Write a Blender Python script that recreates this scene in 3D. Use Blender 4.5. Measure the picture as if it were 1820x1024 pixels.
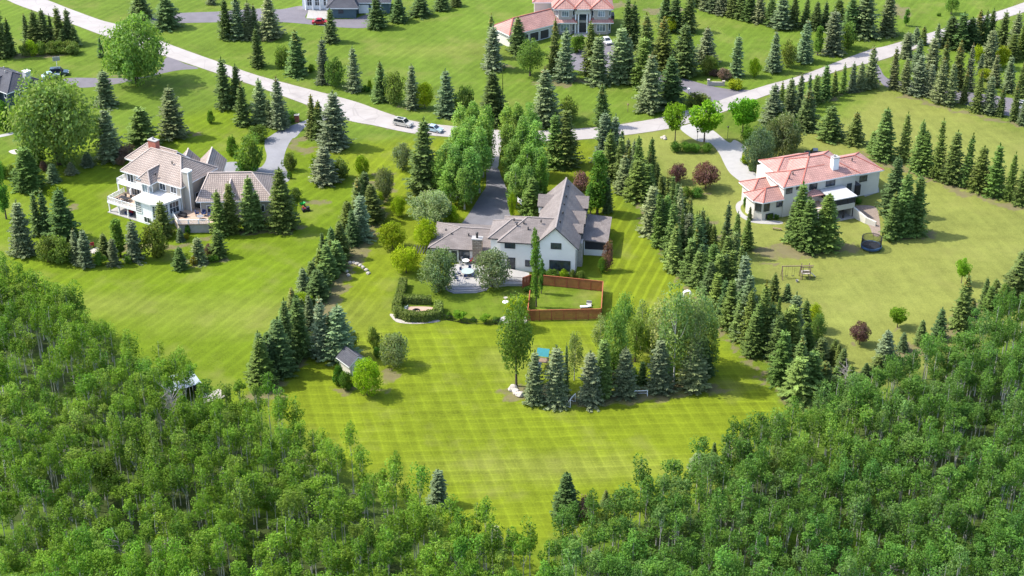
import bpy, math, random
import numpy as np
from mathutils import Vector, Matrix
for o in list(bpy.data.objects): bpy.data.objects.remove(o)
scene = bpy.context.scene
COL = scene.collection
PI = math.pi
R = math.radians
# ------------------------------------------------------------------ camera
F, PITCH, CAMH, CAMY = 2900.0, R(29), 153.7, -277.0
cam = bpy.data.cameras.new('camera')
cam.sensor_width = 36.0; cam.lens = 36.0*F/1820; cam.clip_start = 1.0; cam.clip_end = 9000
camo = bpy.data.objects.new('camera', cam); COL.objects.link(camo)
camo.location = (0, CAMY, CAMH); camo.rotation_euler = (PI/2-PITCH, 0, 0)
scene.camera = camo
# ------------------------------------------------------------------ sky, sun, exposure
SUN_EL, SUN_AZ = R(51), math.atan2(-0.985, 0.17)          # azimuth measured from +Y towards +X
w = bpy.data.worlds.new('World'); scene.world = w; w.use_nodes = True
nt = w.node_tree; bg = nt.nodes['Background']
sky = nt.nodes.new('ShaderNodeTexSky'); sky.sky_type = 'NISHITA'; sky.sun_disc = False
sky.sun_elevation = SUN_EL; sky.sun_rotation = SUN_AZ; sky.altitude = 1100; sky.dust_density = 4.0; sky.ozone_density = 0.6
nt.links.new(sky.outputs[0], bg.inputs[0]); bg.inputs[1].default_value = 0.15
sl = bpy.data.lights.new('sun', 'SUN'); sl.energy = 2.45; sl.angle = R(1.0); sl.color = (1.0, 0.95, 0.86)
so = bpy.data.objects.new('sun', sl); COL.objects.link(so); so.location = (-80, 20, 200)
sd = Vector((math.sin(SUN_AZ)*math.cos(SUN_EL), math.cos(SUN_AZ)*math.cos(SUN_EL), math.sin(SUN_EL)))
so.rotation_euler = sd.to_track_quat('Z', 'Y').to_euler()
vs = scene.view_settings
vs.view_transform = 'Standard'; vs.look = 'None'; vs.gamma = 1.0; vs.exposure = 1.70
vs.use_curve_mapping = False
# ------------------------------------------------------------------ helpers
def at(px, py, z=0.0):
    """ground point (or point at height z) seen at a place of the photograph"""
    u = (px-910)/F; v = (512-py)/F
    dy = math.cos(PITCH)+v*math.sin(PITCH); dz = -math.sin(PITCH)+v*math.cos(PITCH)
    t = (z-CAMH)/dz
    return Vector((u*t, CAMY+dy*t, z))
def scale_at(py): return 0.005695*(py+1095)
CROPS = dict(T1=(0,0,3.939),T2=(450,0,3.939),T3=(900,0,3.939),T4=(1360,0,3.939),M1=(0,230,3.939),M2=(450,230,3.939),
 M3=(900,230,3.939),M4=(1360,230,3.939),L1=(0,480,3.939),L2=(450,480,3.939),L3=(900,480,3.939),L4=(1360,480,3.939),
 B1=(0,740,3.606),B2=(450,740,3.606),B3=(900,740,3.606),B4=(1320,740,3.606),HM=(740,310,3.658),HA=(180,240,5.69),
 HB=(340,260,6.4),HR=(1300,250,5.12),U=(860,0,6.83),RA=(1040,180,5.12),RB=(1130,340,5.12),RC=(1240,480,3.94),
 LC=(420,380,4.267),PT=(680,460,7.0),G=(880,560,4.333),DR=(760,160,4.27),PX=(0,0,1))
def cp(c, x, y):
    a = CROPS[c]; return (a[0]+x/a[2], a[1]+y/a[2])
def ca(c, x, y, z=0.0): return at(*cp(c, x, y), z)
def tag(o, label=None, cat=None, group=None, kind=None):
    if label: o['label'] = label
    if cat: o['category'] = cat
    if group: o['group'] = group
    if kind: o['kind'] = kind
    return o
def empty(name, loc, rz=0.0):
    o = bpy.data.objects.new(name, None); COL.objects.link(o)
    o.location = loc; o.rotation_euler = (0, 0, rz); o.empty_display_size = 0.5
    return o
def link(name, me, parent=None):
    o = bpy.data.objects.new(name, me); COL.objects.link(o)
    if parent is not None: o.parent = parent
    return o
class MB:
    """collects faces (with metre uv) and links them as one mesh object"""
    def __init__(s): s.v = []; s.f = []; s.uv = []
    def face(s, pts, uv=None):
        n = len(s.v); s.v += [tuple(p) for p in pts]; s.f.append(tuple(range(n, n+len(pts))))
        if uv is None:
            a = Vector(pts[0]); b = Vector(pts[1])-a; b = b.normalized() if b.length > 1e-9 else Vector((1,0,0))
            nn = (Vector(pts[1])-a).cross(Vector(pts[2])-a)
            nn = nn.normalized() if nn.length > 1e-12 else Vector((0,0,1))
            h = Vector((0,0,1)).cross(nn)
            if h.length < 0.05: h = Vector((1,0,0))
            h.normalize(); k = nn.cross(h)
            uv = [((Vector(p)).dot(h), (Vector(p)).dot(k)) for p in pts]
        s.uv += uv
        return s
    def box(s, x0, x1, y0, y1, z0, z1, M=None):
        c = [Vector((x,y,z)) for z in (z0,z1) for y in (y0,y1) for x in (x0,x1)]
        if M is not None: c = [M @ p for p in c]
        for q in ((0,2,3,1),(4,5,7,6),(0,1,5,4),(1,3,7,5),(3,2,6,7),(2,0,4,6)): s.face([c[i] for i in q])
        return s
    def bar(s, a, b, wd, ht=None):
        a = Vector(a); b = Vector(b); d = b-a; L = d.length
        if L < 1e-6: return s
        ht = ht or wd
        q = d.to_track_quat('X', 'Z').to_matrix().to_4x4(); q.translation = a
        return s.box(0, L, -wd/2, wd/2, -ht/2, ht/2, q)
    def prism(s, poly, z0, z1):
        n = len(poly)
        ar = sum(poly[i][0]*poly[(i+1)%n][1]-poly[(i+1)%n][0]*poly[i][1] for i in range(n))
        if ar < 0: poly = poly[::-1]
        s.face([(p[0],p[1],z1) for p in poly]); s.face([(p[0],p[1],z0) for p in poly[::-1]])
        for i in range(n):
            a = poly[i]; b = poly[(i+1)%n]
            s.face([(a[0],a[1],z0),(b[0],b[1],z0),(b[0],b[1],z1),(a[0],a[1],z1)])
        return s
    def lathe(s, prof, n=12, c=(0,0,0), caps=True):
        rings = [[Vector((c[0]+r*math.cos(2*PI*i/n), c[1]+r*math.sin(2*PI*i/n), c[2]+z)) for i in range(n)] for r, z in prof]
        for a, b in zip(rings[:-1], rings[1:]):
            for i in range(n): s.face([a[i],a[(i+1)%n],b[(i+1)%n],b[i]])
        if caps: s.face(rings[0][::-1]); s.face(rings[-1])
        return s
    def tube(s, pts, rad, n=6):
        pts = [Vector(p) for p in pts]; rings = []
        for i, p in enumerate(pts):
            d = (pts[min(i+1,len(pts)-1)]-pts[max(i-1,0)]).normalized()
            x = d.orthogonal().normalized(); y = d.cross(x)
            r = rad[i] if hasattr(rad, '__len__') else rad
            rings.append([p+x*(r*math.cos(2*PI*k/n))+y*(r*math.sin(2*PI*k/n)) for k in range(n)])
        for a, b in zip(rings[:-1], rings[1:]):
            best = min(range(n), key=lambda q: (b[q]-a[0]).length)
            for k in range(n): s.face([a[k],a[(k+1)%n],b[(k+1+best)%n],b[(k+best)%n]])
        s.face(rings[0][::-1]); s.face(rings[-1])
        return s
    def mesh(s, name, mat):
        me = bpy.data.meshes.new(name); me.from_pydata(s.v, [], s.f)
        uvl = me.uv_layers.new(name='UVMap')
        flat = np.array(s.uv, dtype=np.float32).ravel()
        uvl.data.foreach_set('uv', flat)
        me.materials.append(mat); me.update(); return me
    def build(s, name, mat, parent=None): return link(name, s.mesh(name, mat), parent)
# ------------------------------------------------------------------ materials
def new_mat(name):
    m = bpy.data.materials.new(name); m.use_nodes = True
    nt = m.node_tree; return m, nt, nt.nodes['Principled BSDF']
def nd(nt, t, **kw):
    n = nt.nodes.new(t)
    for k, v in kw.items(): setattr(n, k, v)
    return n
def plug(nt, sock, val):
    if hasattr(val, 'is_output') or isinstance(val, bpy.types.NodeSocket): nt.links.new(val, sock)
    else: sock.default_value = val
def mth(nt, op, a, b=0.0, clamp=False):
    n = nd(nt, 'ShaderNodeMath', operation=op, use_clamp=clamp); plug(nt, n.inputs[0], a); plug(nt, n.inputs[1], b); return n.outputs[0]
def mixc(nt, fac, a, b, mode='MIX'):
    n = nd(nt, 'ShaderNodeMix', data_type='RGBA', blend_type=mode)
    plug(nt, n.inputs[0], fac); plug(nt, n.inputs[6], a); plug(nt, n.inputs[7], b); return n.outputs[2]
def c4(c): return (c[0], c[1], c[2], 1.0)
def noise(nt, vec, scale, detail=3.0, rough=0.55):
    n = nd(nt, 'ShaderNodeTexNoise'); n.inputs['Scale'].default_value = scale; n.inputs['Detail'].default_value = detail
    n.inputs['Roughness'].default_value = rough
    if vec is not None: nt.links.new(vec, n.inputs['Vector'])
    return n.outputs['Fac']
def rng(nt, v, a, b, c=0.0, d=1.0):
    n = nd(nt, 'ShaderNodeMapRange'); plug(nt, n.inputs[0], v)
    for i, x in enumerate((a, b, c, d)): n.inputs[1+i].default_value = x
    return n.outputs[0]
def weathered(name, col, rough=0.8, var=0.18, scale=1.2, bump=0.0, metallic=0.0, spec=0.3):
    """plain surface with uneven wear"""
    m, nt, b = new_mat(name)
    tc = nd(nt, 'ShaderNodeTexCoord').outputs['Object']
    n1 = noise(nt, tc, scale, 5.0); n2 = noise(nt, tc, scale*9, 3.0)
    f = mth(nt, 'ADD', mth(nt, 'MULTIPLY', n1, 0.65), mth(nt, 'MULTIPLY', n2, 0.35))
    lo = tuple(c*(1-var) for c in col); hi = tuple(min(1, c*(1+var)) for c in col)
    plug(nt, b.inputs['Base Color'], mixc(nt, rng(nt, f, 0.3, 0.7), c4(lo), c4(hi)))
    b.inputs['Roughness'].default_value = rough; b.inputs['Metallic'].default_value = metallic
    b.inputs['Specular IOR Level'].default_value = spec
    if bump:
        bp = nd(nt, 'ShaderNodeBump'); bp.inputs['Strength'].default_value = bump; bp.inputs['Distance'].default_value = 0.05
        nt.links.new(n2, bp.inputs['Height']); nt.links.new(bp.outputs[0], b.inputs['Normal'])
    return m
def tiled_roof(name, col, col2, uw, vh, rows=True, mortar=0.03, dark=0.55, bump=0.6):
    """roof covering: courses in metres along the slope (uv), colour differs from piece to piece"""
    m, nt, b = new_mat(name)
    uv = nd(nt, 'ShaderNodeUVMap').outputs[0]
    br = nd(nt, 'ShaderNodeTexBrick'); nt.links.new(uv, br.inputs['Vector'])
    br.inputs['Scale'].default_value = 1.0; br.inputs['Brick Width'].default_value = uw; br.inputs['Row Height'].default_value = vh
    br.inputs['Mortar Size'].default_value = mortar; br.inputs['Mortar Smooth'].default_value = 0.3
    br.inputs['Color1'].default_value = c4(col); br.inputs['Color2'].default_value = c4(col2)
    br.inputs['Mortar'].default_value = c4(tuple(x*dark for x in col)); br.offset = 0.5 if not rows else 0.0
    n1 = noise(nt, uv, 0.35, 5.0); n2 = noise(nt, uv, 6.0, 2.0)
    k = mth(nt, 'ADD', rng(nt, n1, 0.3, 0.7, 0.80, 1.16), rng(nt, n2, 0.3, 0.7, -0.08, 0.08))
    cc = nd(nt, 'ShaderNodeCombineColor')
    for i in range(3): nt.links.new(k, cc.inputs[i])
    plug(nt, b.inputs['Base Color'], mixc(nt, 1.0, br.outputs['Color'], cc.outputs[0], 'MULTIPLY'))
    b.inputs['Roughness'].default_value = 0.75; b.inputs['Specular IOR Level'].default_value = 0.25
    bp = nd(nt, 'ShaderNodeBump'); bp.inputs['Strength'].default_value = bump; bp.inputs['Distance'].default_value = 0.06
    nt.links.new(br.outputs['Fac'], bp.inputs['Height']); bp.invert = True
    nt.links.new(bp.outputs[0], b.inputs['Normal'])
    return m
def glass_mat(name, col=(0.02,0.026,0.032), rough=0.08):
    m, nt, b = new_mat(name)
    tc = nd(nt, 'ShaderNodeTexCoord').outputs['Object']
    plug(nt, b.inputs['Base Color'], mixc(nt, rng(nt, noise(nt, tc, 0.9, 2.0), 0.35, 0.65), c4(col), c4(tuple(c*2.6 for c in col))))
    b.inputs['Roughness'].default_value = rough; b.inputs['Specular IOR Level'].default_value = 0.6
    return m
def leaf_mat(name, trans=0.3):
    """foliage: colour of the tree (object colour) x uneven leaf clumps (attribute) x a little from tree to tree"""
    m, nt, b = new_mat(name)
    nt.nodes.remove(b); out = nt.nodes['Material Output']
    oi = nd(nt, 'ShaderNodeObjectInfo'); at_ = nd(nt, 'ShaderNodeAttribute', attribute_name='leaf')
    c = mixc(nt, 1.0, oi.outputs['Color'], at_.outputs['Color'], 'MULTIPLY')
    hs = nd(nt, 'ShaderNodeHueSaturation'); nt.links.new(c, hs.inputs['Color'])
    nt.links.new(rng(nt, oi.outputs['Random'], 0, 1, 0.486, 0.506), hs.inputs['Hue'])
    r2 = mth(nt, 'FRACT', mth(nt, 'MULTIPLY', oi.outputs['Random'], 7.31))
    nt.links.new(rng(nt, r2, 0, 1, 0.86, 1.16), hs.inputs['Value'])
    d = nd(nt, 'ShaderNodeBsdfPrincipled'); d.inputs['Roughness'].default_value = 0.65; d.inputs['Specular IOR Level'].default_value = 0.12
    t = nd(nt, 'ShaderNodeBsdfTranslucent')
    nt.links.new(hs.outputs[0], d.inputs['Base Color'])
    tcol = mixc(nt, 1.0, hs.outputs[0], (1.0,1.2,0.45,1), 'MULTIPLY'); nt.links.new(tcol, t.inputs[0])
    mx = nd(nt, 'ShaderNodeMixShader'); mx.inputs[0].default_value = trans
    nt.links.new(d.outputs[0], mx.inputs[1]); nt.links.new(t.outputs[0], mx.inputs[2]); nt.links.new(mx.outputs[0], out.inputs[0])
    return m
M = {}
M['leaf'] = leaf_mat('leaf', 0.42); M['needle'] = leaf_mat('needle', 0.20)
M['hedge_twig'] = weathered('hedge_twig', (0.075,0.105,0.03), 0.9, 0.35, 6.0)
M['bark'] = weathered('bark', (0.085,0.065,0.05), 0.9, 0.35, 6.0)
M['aspen_bark'] = weathered('aspen_bark', (0.36,0.35,0.31), 0.85, 0.3, 3.0)
M['dead_wood'] = weathered('dead_wood', (0.24,0.215,0.20), 0.9, 0.3, 4.0)
M['concrete'] = weathered('concrete', (0.27,0.25,0.235), 0.9, 0.12, 0.5)
M['pale_concrete'] = weathered('pale_concrete', (0.29,0.28,0.265), 0.85, 0.10, 0.8)
M['asphalt'] = weathered('asphalt', (0.125,0.122,0.132), 0.9, 0.22, 0.35)
M['old_asphalt'] = weathered('old_asphalt', (0.19,0.19,0.20), 0.9, 0.16, 0.3)
M['purple_asphalt'] = weathered('purple_asphalt', (0.125,0.115,0.128), 0.9, 0.15, 0.4)
M['gravel'] = weathered('gravel', (0.21,0.165,0.135), 0.95, 0.35, 4.0, 0.4)
M['mulch'] = weathered('mulch', (0.16,0.115,0.085), 0.95, 0.35, 2.0, 0.4)
M['stone'] = weathered('stone', (0.33,0.30,0.26), 0.9, 0.35, 2.5, 0.5)
M['boulder'] = weathered('boulder', (0.38,0.34,0.29), 0.9, 0.3, 1.2, 0.5)
M['white_stucco'] = weathered('white_stucco', (0.74,0.71,0.65), 0.9, 0.06, 0.7)
M['cream_stucco'] = weathered('cream_stucco', (0.50,0.475,0.41), 0.9, 0.07, 0.7)
M['beige_siding'] = weathered('beige_siding', (0.36,0.325,0.275), 0.85, 0.07, 0.8)
M['grey_stone_wall'] = weathered('grey_stone_wall', (0.36,0.325,0.285), 0.9, 0.16, 1.6, 0.3)
M['white_paint'] = weathered('white_paint', (0.74,0.74,0.73), 0.6, 0.05, 1.5)
M['dark_trim'] = weathered('dark_trim', (0.045,0.042,0.042), 0.6, 0.2, 2.0)
M['dark_siding'] = weathered('dark_siding', (0.052,0.075,0.092), 0.8, 0.12, 1.0)
M['blue_siding'] = weathered('blue_siding', (0.065,0.105,0.125), 0.8, 0.12, 1.0)
M['brick'] = tiled_roof('brick', (0.34,0.12,0.085), (0.27,0.09,0.065), 0.4, 0.16, False, 0.02, 1.3, 0.4)
M['fieldstone'] = tiled_roof('fieldstone', (0.25,0.19,0.135), (0.33,0.27,0.21), 0.7, 0.38, False, 0.05, 0.6, 0.8)
M['shingle'] = tiled_roof('shingle', (0.150,0.128,0.118), (0.185,0.160,0.148), 0.9, 0.28, False, 0.03, 0.72, 0.4)
M['slate_shingle'] = tiled_roof('slate_shingle', (0.048,0.050,0.062), (0.062,0.064,0.075), 0.8, 0.3, False, 0.03, 0.7, 0.4)
M['tan_tile'] = tiled_roof('tan_tile', (0.35,0.285,0.245), (0.30,0.24,0.205), 0.42, 0.52, True, 0.075, 0.5, 0.9)
M['pink_tile'] = tiled_roof('pink_tile', (0.41,0.23,0.195), (0.35,0.19,0.16), 0.45, 0.55, True, 0.06, 0.62, 0.8)
M['pink_cap'] = weathered('pink_cap', (0.30,0.10,0.075), 0.8, 0.15, 2.0)
M['tan_cap'] = weathered('tan_cap', (0.36,0.30,0.265), 0.8, 0.15, 2.0)
M['shingle_cap'] = weathered('shingle_cap', (0.22,0.19,0.175), 0.85, 0.12, 2.0)
M['slate_cap'] = weathered('slate_cap', (0.07,0.07,0.08), 0.85, 0.12, 2.0)
M['glass'] = glass_mat('glass'); M['car_glass'] = glass_mat('car_glass', (0.012,0.015,0.018), 0.05)
M['pale_glass'] = glass_mat('pale_glass', (0.10,0.125,0.135), 0.1)
M['screen'] = weathered('screen', (0.035,0.036,0.040), 0.9, 0.2, 2.0)
M['white_roof'] = weathered('white_roof', (0.62,0.60,0.56), 0.7, 0.05, 0.6)
M['grey_roof'] = weathered('grey_roof', (0.36,0.36,0.37), 0.6, 0.08, 0.6)
M['metal_roof'] = weathered('metal_roof', (0.33,0.37,0.40), 0.55, 0.18, 0.7, 0.0, 0.2)
M['fence_wood'] = weathered('fence_wood', (0.29,0.088,0.04), 0.8, 0.22, 1.6)
M['deck_wood'] = weathered('deck_wood', (0.36,0.27,0.20), 0.8, 0.15, 1.5)
M['grey_step'] = weathered('grey_step', (0.20,0.20,0.215), 0.85, 0.12, 1.5)
M['steel'] = weathered('steel', (0.45,0.46,0.47), 0.4, 0.12, 3.0, 0.0, 0.7)
M['black_metal'] = weathered('black_metal', (0.022,0.022,0.025), 0.5, 0.2, 4.0)
M['navy'] = weathered('navy', (0.018,0.035,0.10), 0.7, 0.2, 3.0)
M['tarp'] = weathered('tarp', (0.02,0.18,0.20), 0.6, 0.15, 1.5)
M['teal_cloth'] = weathered('teal_cloth', (0.26,0.32,0.30), 0.8, 0.12, 2.0)
M['mat_black'] = weathered('mat_black', (0.02,0.022,0.03), 0.8, 0.2, 2.0)
M['blue_pad'] = weathered('blue_pad', (0.03,0.07,0.14), 0.6, 0.2, 2.0)
M['play_wood'] = weathered('play_wood', (0.20,0.14,0.095), 0.8, 0.2, 2.0)
M['tyre'] = weathered('tyre', (0.018,0.018,0.018), 0.9, 0.2, 4.0)
M['red_light'] = weathered('red_light', (0.35,0.01,0.01), 0.3, 0.1, 4.0)
M['clear_light'] = weathered('clear_light', (0.6,0.62,0.62), 0.2, 0.05, 4.0)
M['green_plastic'] = weathered('green_plastic', (0.02,0.30,0.05), 0.5, 0.1, 3.0)
M['red_plastic'] = weathered('red_plastic', (0.30,0.02,0.03), 0.5, 0.15, 3.0)
M['tan_sand'] = weathered('tan_sand', (0.36,0.25,0.19), 0.95, 0.15, 2.0)
def paint(name, col):
    m = weathered(name, col, 0.3, 0.05, 1.0, 0, 0.25, 0.6); m.node_tree.nodes['Principled BSDF'].inputs['Coat Weight'].default_value = 0.5; return m
M['silver_paint'] = paint('silver_paint', (0.46,0.44,0.40)); M['sky_paint'] = paint('sky_paint', (0.36,0.47,0.52))
M['red_paint'] = paint('red_paint', (0.42,0.012,0.04)); M['white_car_paint'] = paint('white_car_paint', (0.68,0.68,0.68))
M['dark_paint'] = paint('dark_paint', (0.02,0.05,0.065)); M['black_paint'] = paint('black_paint', (0.015,0.016,0.018))
# ------------------------------------------------------------------ ground
def px_line(pts): return [tuple(at(*p)[:2]) for p in pts]
def smooth(pts, n=6, closed=False):
    """Catmull-Rom through the points"""
    P = [Vector((p[0], p[1])) for p in pts]; out = []
    m = len(P)
    for i in range(m if closed else m-1):
        if closed: a, b, c, d = P[i-1], P[i], P[(i+1) % m], P[(i+2) % m]
        else: a, b, c, d = P[max(i-1,0)], P[i], P[i+1], P[min(i+2,m-1)]
        for k in range(n):
            t = k/n
            q = 0.5*((2*b)+(-a+c)*t+(2*a-5*b+4*c-d)*t*t+(-a+3*b-3*c+d)*t*t*t)
            out.append((q.x, q.y))
    if not closed: out.append((P[-1].x, P[-1].y))
    return out
def in_poly(X, Y, poly):
    ins = np.zeros(X.shape, bool); n = len(poly)
    for i in range(n):
        x0, y0 = poly[i]; x1, y1 = poly[(i+1) % n]
        if y0 == y1: continue
        c = ((y0 > Y) != (y1 > Y)) & (X < (x1-x0)*(Y-y0)/(y1-y0)+x0)
        ins ^= c
    return ins
def dist_line(X, Y, pts, closed=False):
    d = np.full(X.shape, 1e9)
    n = len(pts)
    for i in range(n if closed else n-1):
        x0, y0 = pts[i]; x1, y1 = pts[(i+1) % n]; dx = x1-x0; dy = y1-y0; L = dx*dx+dy*dy+1e-9
        t = np.clip(((X-x0)*dx+(Y-y0)*dy)/L, 0, 1)
        d = np.minimum(d, np.hypot(X-x0-t*dx, Y-y0-t*dy))
    return d
def soft(X, Y, poly, edge):
    """1 inside the outline, fading to 0 over `edge` metres"""
    d = dist_line(X, Y, poly, True); s = np.where(in_poly(X, Y, poly), d, -d)
    return np.clip(s/edge*0.5+0.5, 0, 1)
WOOD_L = px_line([(-60,528),(0,536),(60,548),(130,586),(190,630),(228,664),(262,700),(300,702),(345,722),(385,765),(405,785),(425,772),(480,777),(520,807),(590,857),(640,877),(700,917),(740,947),(790,988),(850,985),(885,1034),(970,1046),(990,1180),(-140,1180)])
WOOD_R = px_line([(985,1018),(1010,988),(1050,963),(1100,948),(1180,923),(1240,893),(1290,863),(1340,833),(1400,813),(1450,788),(1520,748),(1560,708),(1620,678),(1680,663),(1740,623),(1900,558),(1990,1180),(985,1180)])
LOT_R = px_line([(1100,232),(1200,225),(1330,250),(1500,210),(1560,150),(1900,255),(1960,560),(1700,700),(1480,720),(1400,600),(1330,480),(1270,400),(1190,340),(1150,290)])
LOT_C = px_line([(545,262),(760,245),(875,245),(1060,250),(1085,320),(1160,420),(1250,560),(1340,650),(1400,720),(1330,860),(985,1060),(870,1060),(760,960),(500,790),(430,700),(520,620),(560,530),(620,420),(655,330),(600,290)])
LOT_L = px_line([(-80,560),(-80,300),(200,240),(420,180),(545,262),(600,290),(655,330),(600,430),(540,540),(470,650),(430,720),(330,790),(190,680)])
BACK_C = px_line([(620,590),(700,572),(850,575),(1080,575),(1250,590),(1340,660),(1420,730),(1330,860),(985,1060),(870,1060),(760,960),(520,800),(440,700),(520,640)])
SIDE_C = px_line([(1070,330),(1100,330),(1160,430),(1200,490),(1245,560),(1225,580),(1075,572),(1080,480),(1085,400)])
FRONT_C = px_line([(560,270),(760,250),(860,250),(850,340),(700,370),(640,420),(690,470),(690,560),(610,600),(590,520),(640,420),(660,330),(600,290)])
YARD_C = px_line([(700,490),(1070,490),(1070,570),(700,570)])
DIRT = [ # strips of bare earth under and beside the tree rows: outline points in the photograph, half width in metres
 ([(1080,300),(1103,337),(1130,355),(1155,405),(1168,425),(1190,462),(1212,505),(1250,560),(1290,602),(1340,655),(1390,705),(1425,735)],0.7),
 ([(1100,280),(1140,330),(1180,400),(1220,460),(1280,530),(1340,600),(1400,670),(1440,705)],2.0),
 ([(690,330),(668,400),(640,450),(612,500),(590,560),(560,610),(520,650),(480,690),(500,670)],1.4),
 ([(650,380),(640,420),(600,500),(560,560),(510,620),(470,660)],2.0),
 ([(1600,170),(1660,186),(1720,203),(1780,215),(1840,232)],1.1),
 ([(1372,215),(1430,190),(1500,165),(1560,150)],1.2),
 ([(1530,275),(1600,300),(1660,320),(1720,345),(1790,365),(1840,375)],1.5),
 ([(390,412),(430,410),(470,412),(520,408)],2.0),
 ([(560,262),(535,272),(520,258),(545,240)],1.3),
 ([(355,425),(395,418),(440,408)],1.0),
 ([(1500,690),(1570,650),(1660,610),(1740,550),(1820,500)],2.0)]
DIRT_SPOT = [ # beds and worn patches: place in the photograph, radii in metres
 ((1400,448),8,3.4),((1500,440),4.5,2.4),((1625,417),6,2.2),((312,243),2.6,2),((188,188),2.4,1.6),((950,700),7,3.0),((1040,712),9,2.6),((1130,705),9,2.6),((1220,690),9,2.5),
 ((920,700),3,3),((1000,150),3,2),((890,118),3.5,2),((1010,145),12,2.2),((735,190),4,1.4),((795,202),2.4,1.3),((620,156),2.6,1.2),((470,68),5,2.4),((660,328),5,2.2),
 ((345,238),2.0,1.2),((680,310),3,1.4),((575,93),2,1),((1475,243),2.4,1.4),((1515,256),2.2,1.2),((1370,470),2,1),((1600,20),3,8),((620,690),3,2),((690,668),2.2,2.6),((640,690),6,1.2),
 ((500,640),3,2.2),((470,700),4,2.5),((800,500),5,2),((330,470),2.2,1.3),((370,465),4.5,2.2),((560,360),3.5,1.6),((1240,395),5,1.4),((1260,345),1.6,1),((1592,583),1.2,.9),((1527,611),1.2,.9),
 ((215,135),2,1),((260,440),11,1.6),((130,372),2,2),((420,190),4,1.6),((35,98),16,2.4),((1430,710),5,3),((1290,420),3,2),((1090,10),8,3),((1180,20),7,3)]
PALE = [((480,560),30,9),((180,540),14,6),((1600,480),26,14),((1720,420),16,6),((900,640),6,5),((1010,650),8,5),((1000,830),26,5),((1300,560),5,8),((1650,560),14,10),((1180,40),24,5),((800,90),22,6),((1700,200),30,4)]
def cl(*a):
    out = []; c = None
    for q in a:
        if isinstance(q, str): c = q
        else: out.append(tuple(ca(c, *q)[:2]))
    return out
road_up = cl('T1',(-260,-130),(20,-75),(300,-8),(480,60),(700,140),(860,185),(1210,320),(1540,438),(1800,528),'T2',(300,602),(700,708),(930,790),(1130,850),(1410,885),'T3',(0,915),(300,915),(620,893),(800,872),(1090,823),(1250,778),(1440,725),(1560,680),'T4',(0,600),(250,530),(560,412),(750,345),(940,297),(1600,90),(1812,18),(2100,-80))
road_dn = cl('T1',(-420,-110),(-100,-50),(40,-2),(150,45),(480,160),(700,242),(830,285),(1180,402),(1530,518),(1800,608),'T2',(380,737),(650,840),(850,880),(1100,932),(1400,962),'T3',(0,985),(300,990),(620,970),(850,945),(1120,905),(1280,862),(1450,806),(1560,770),'T4',(0,672),(300,570),(560,482),(780,430),(960,372),(1600,152),(1812,86),(2140,-20))
up = smooth(road_up, 5); dn = smooth(road_dn, 5)
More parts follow.
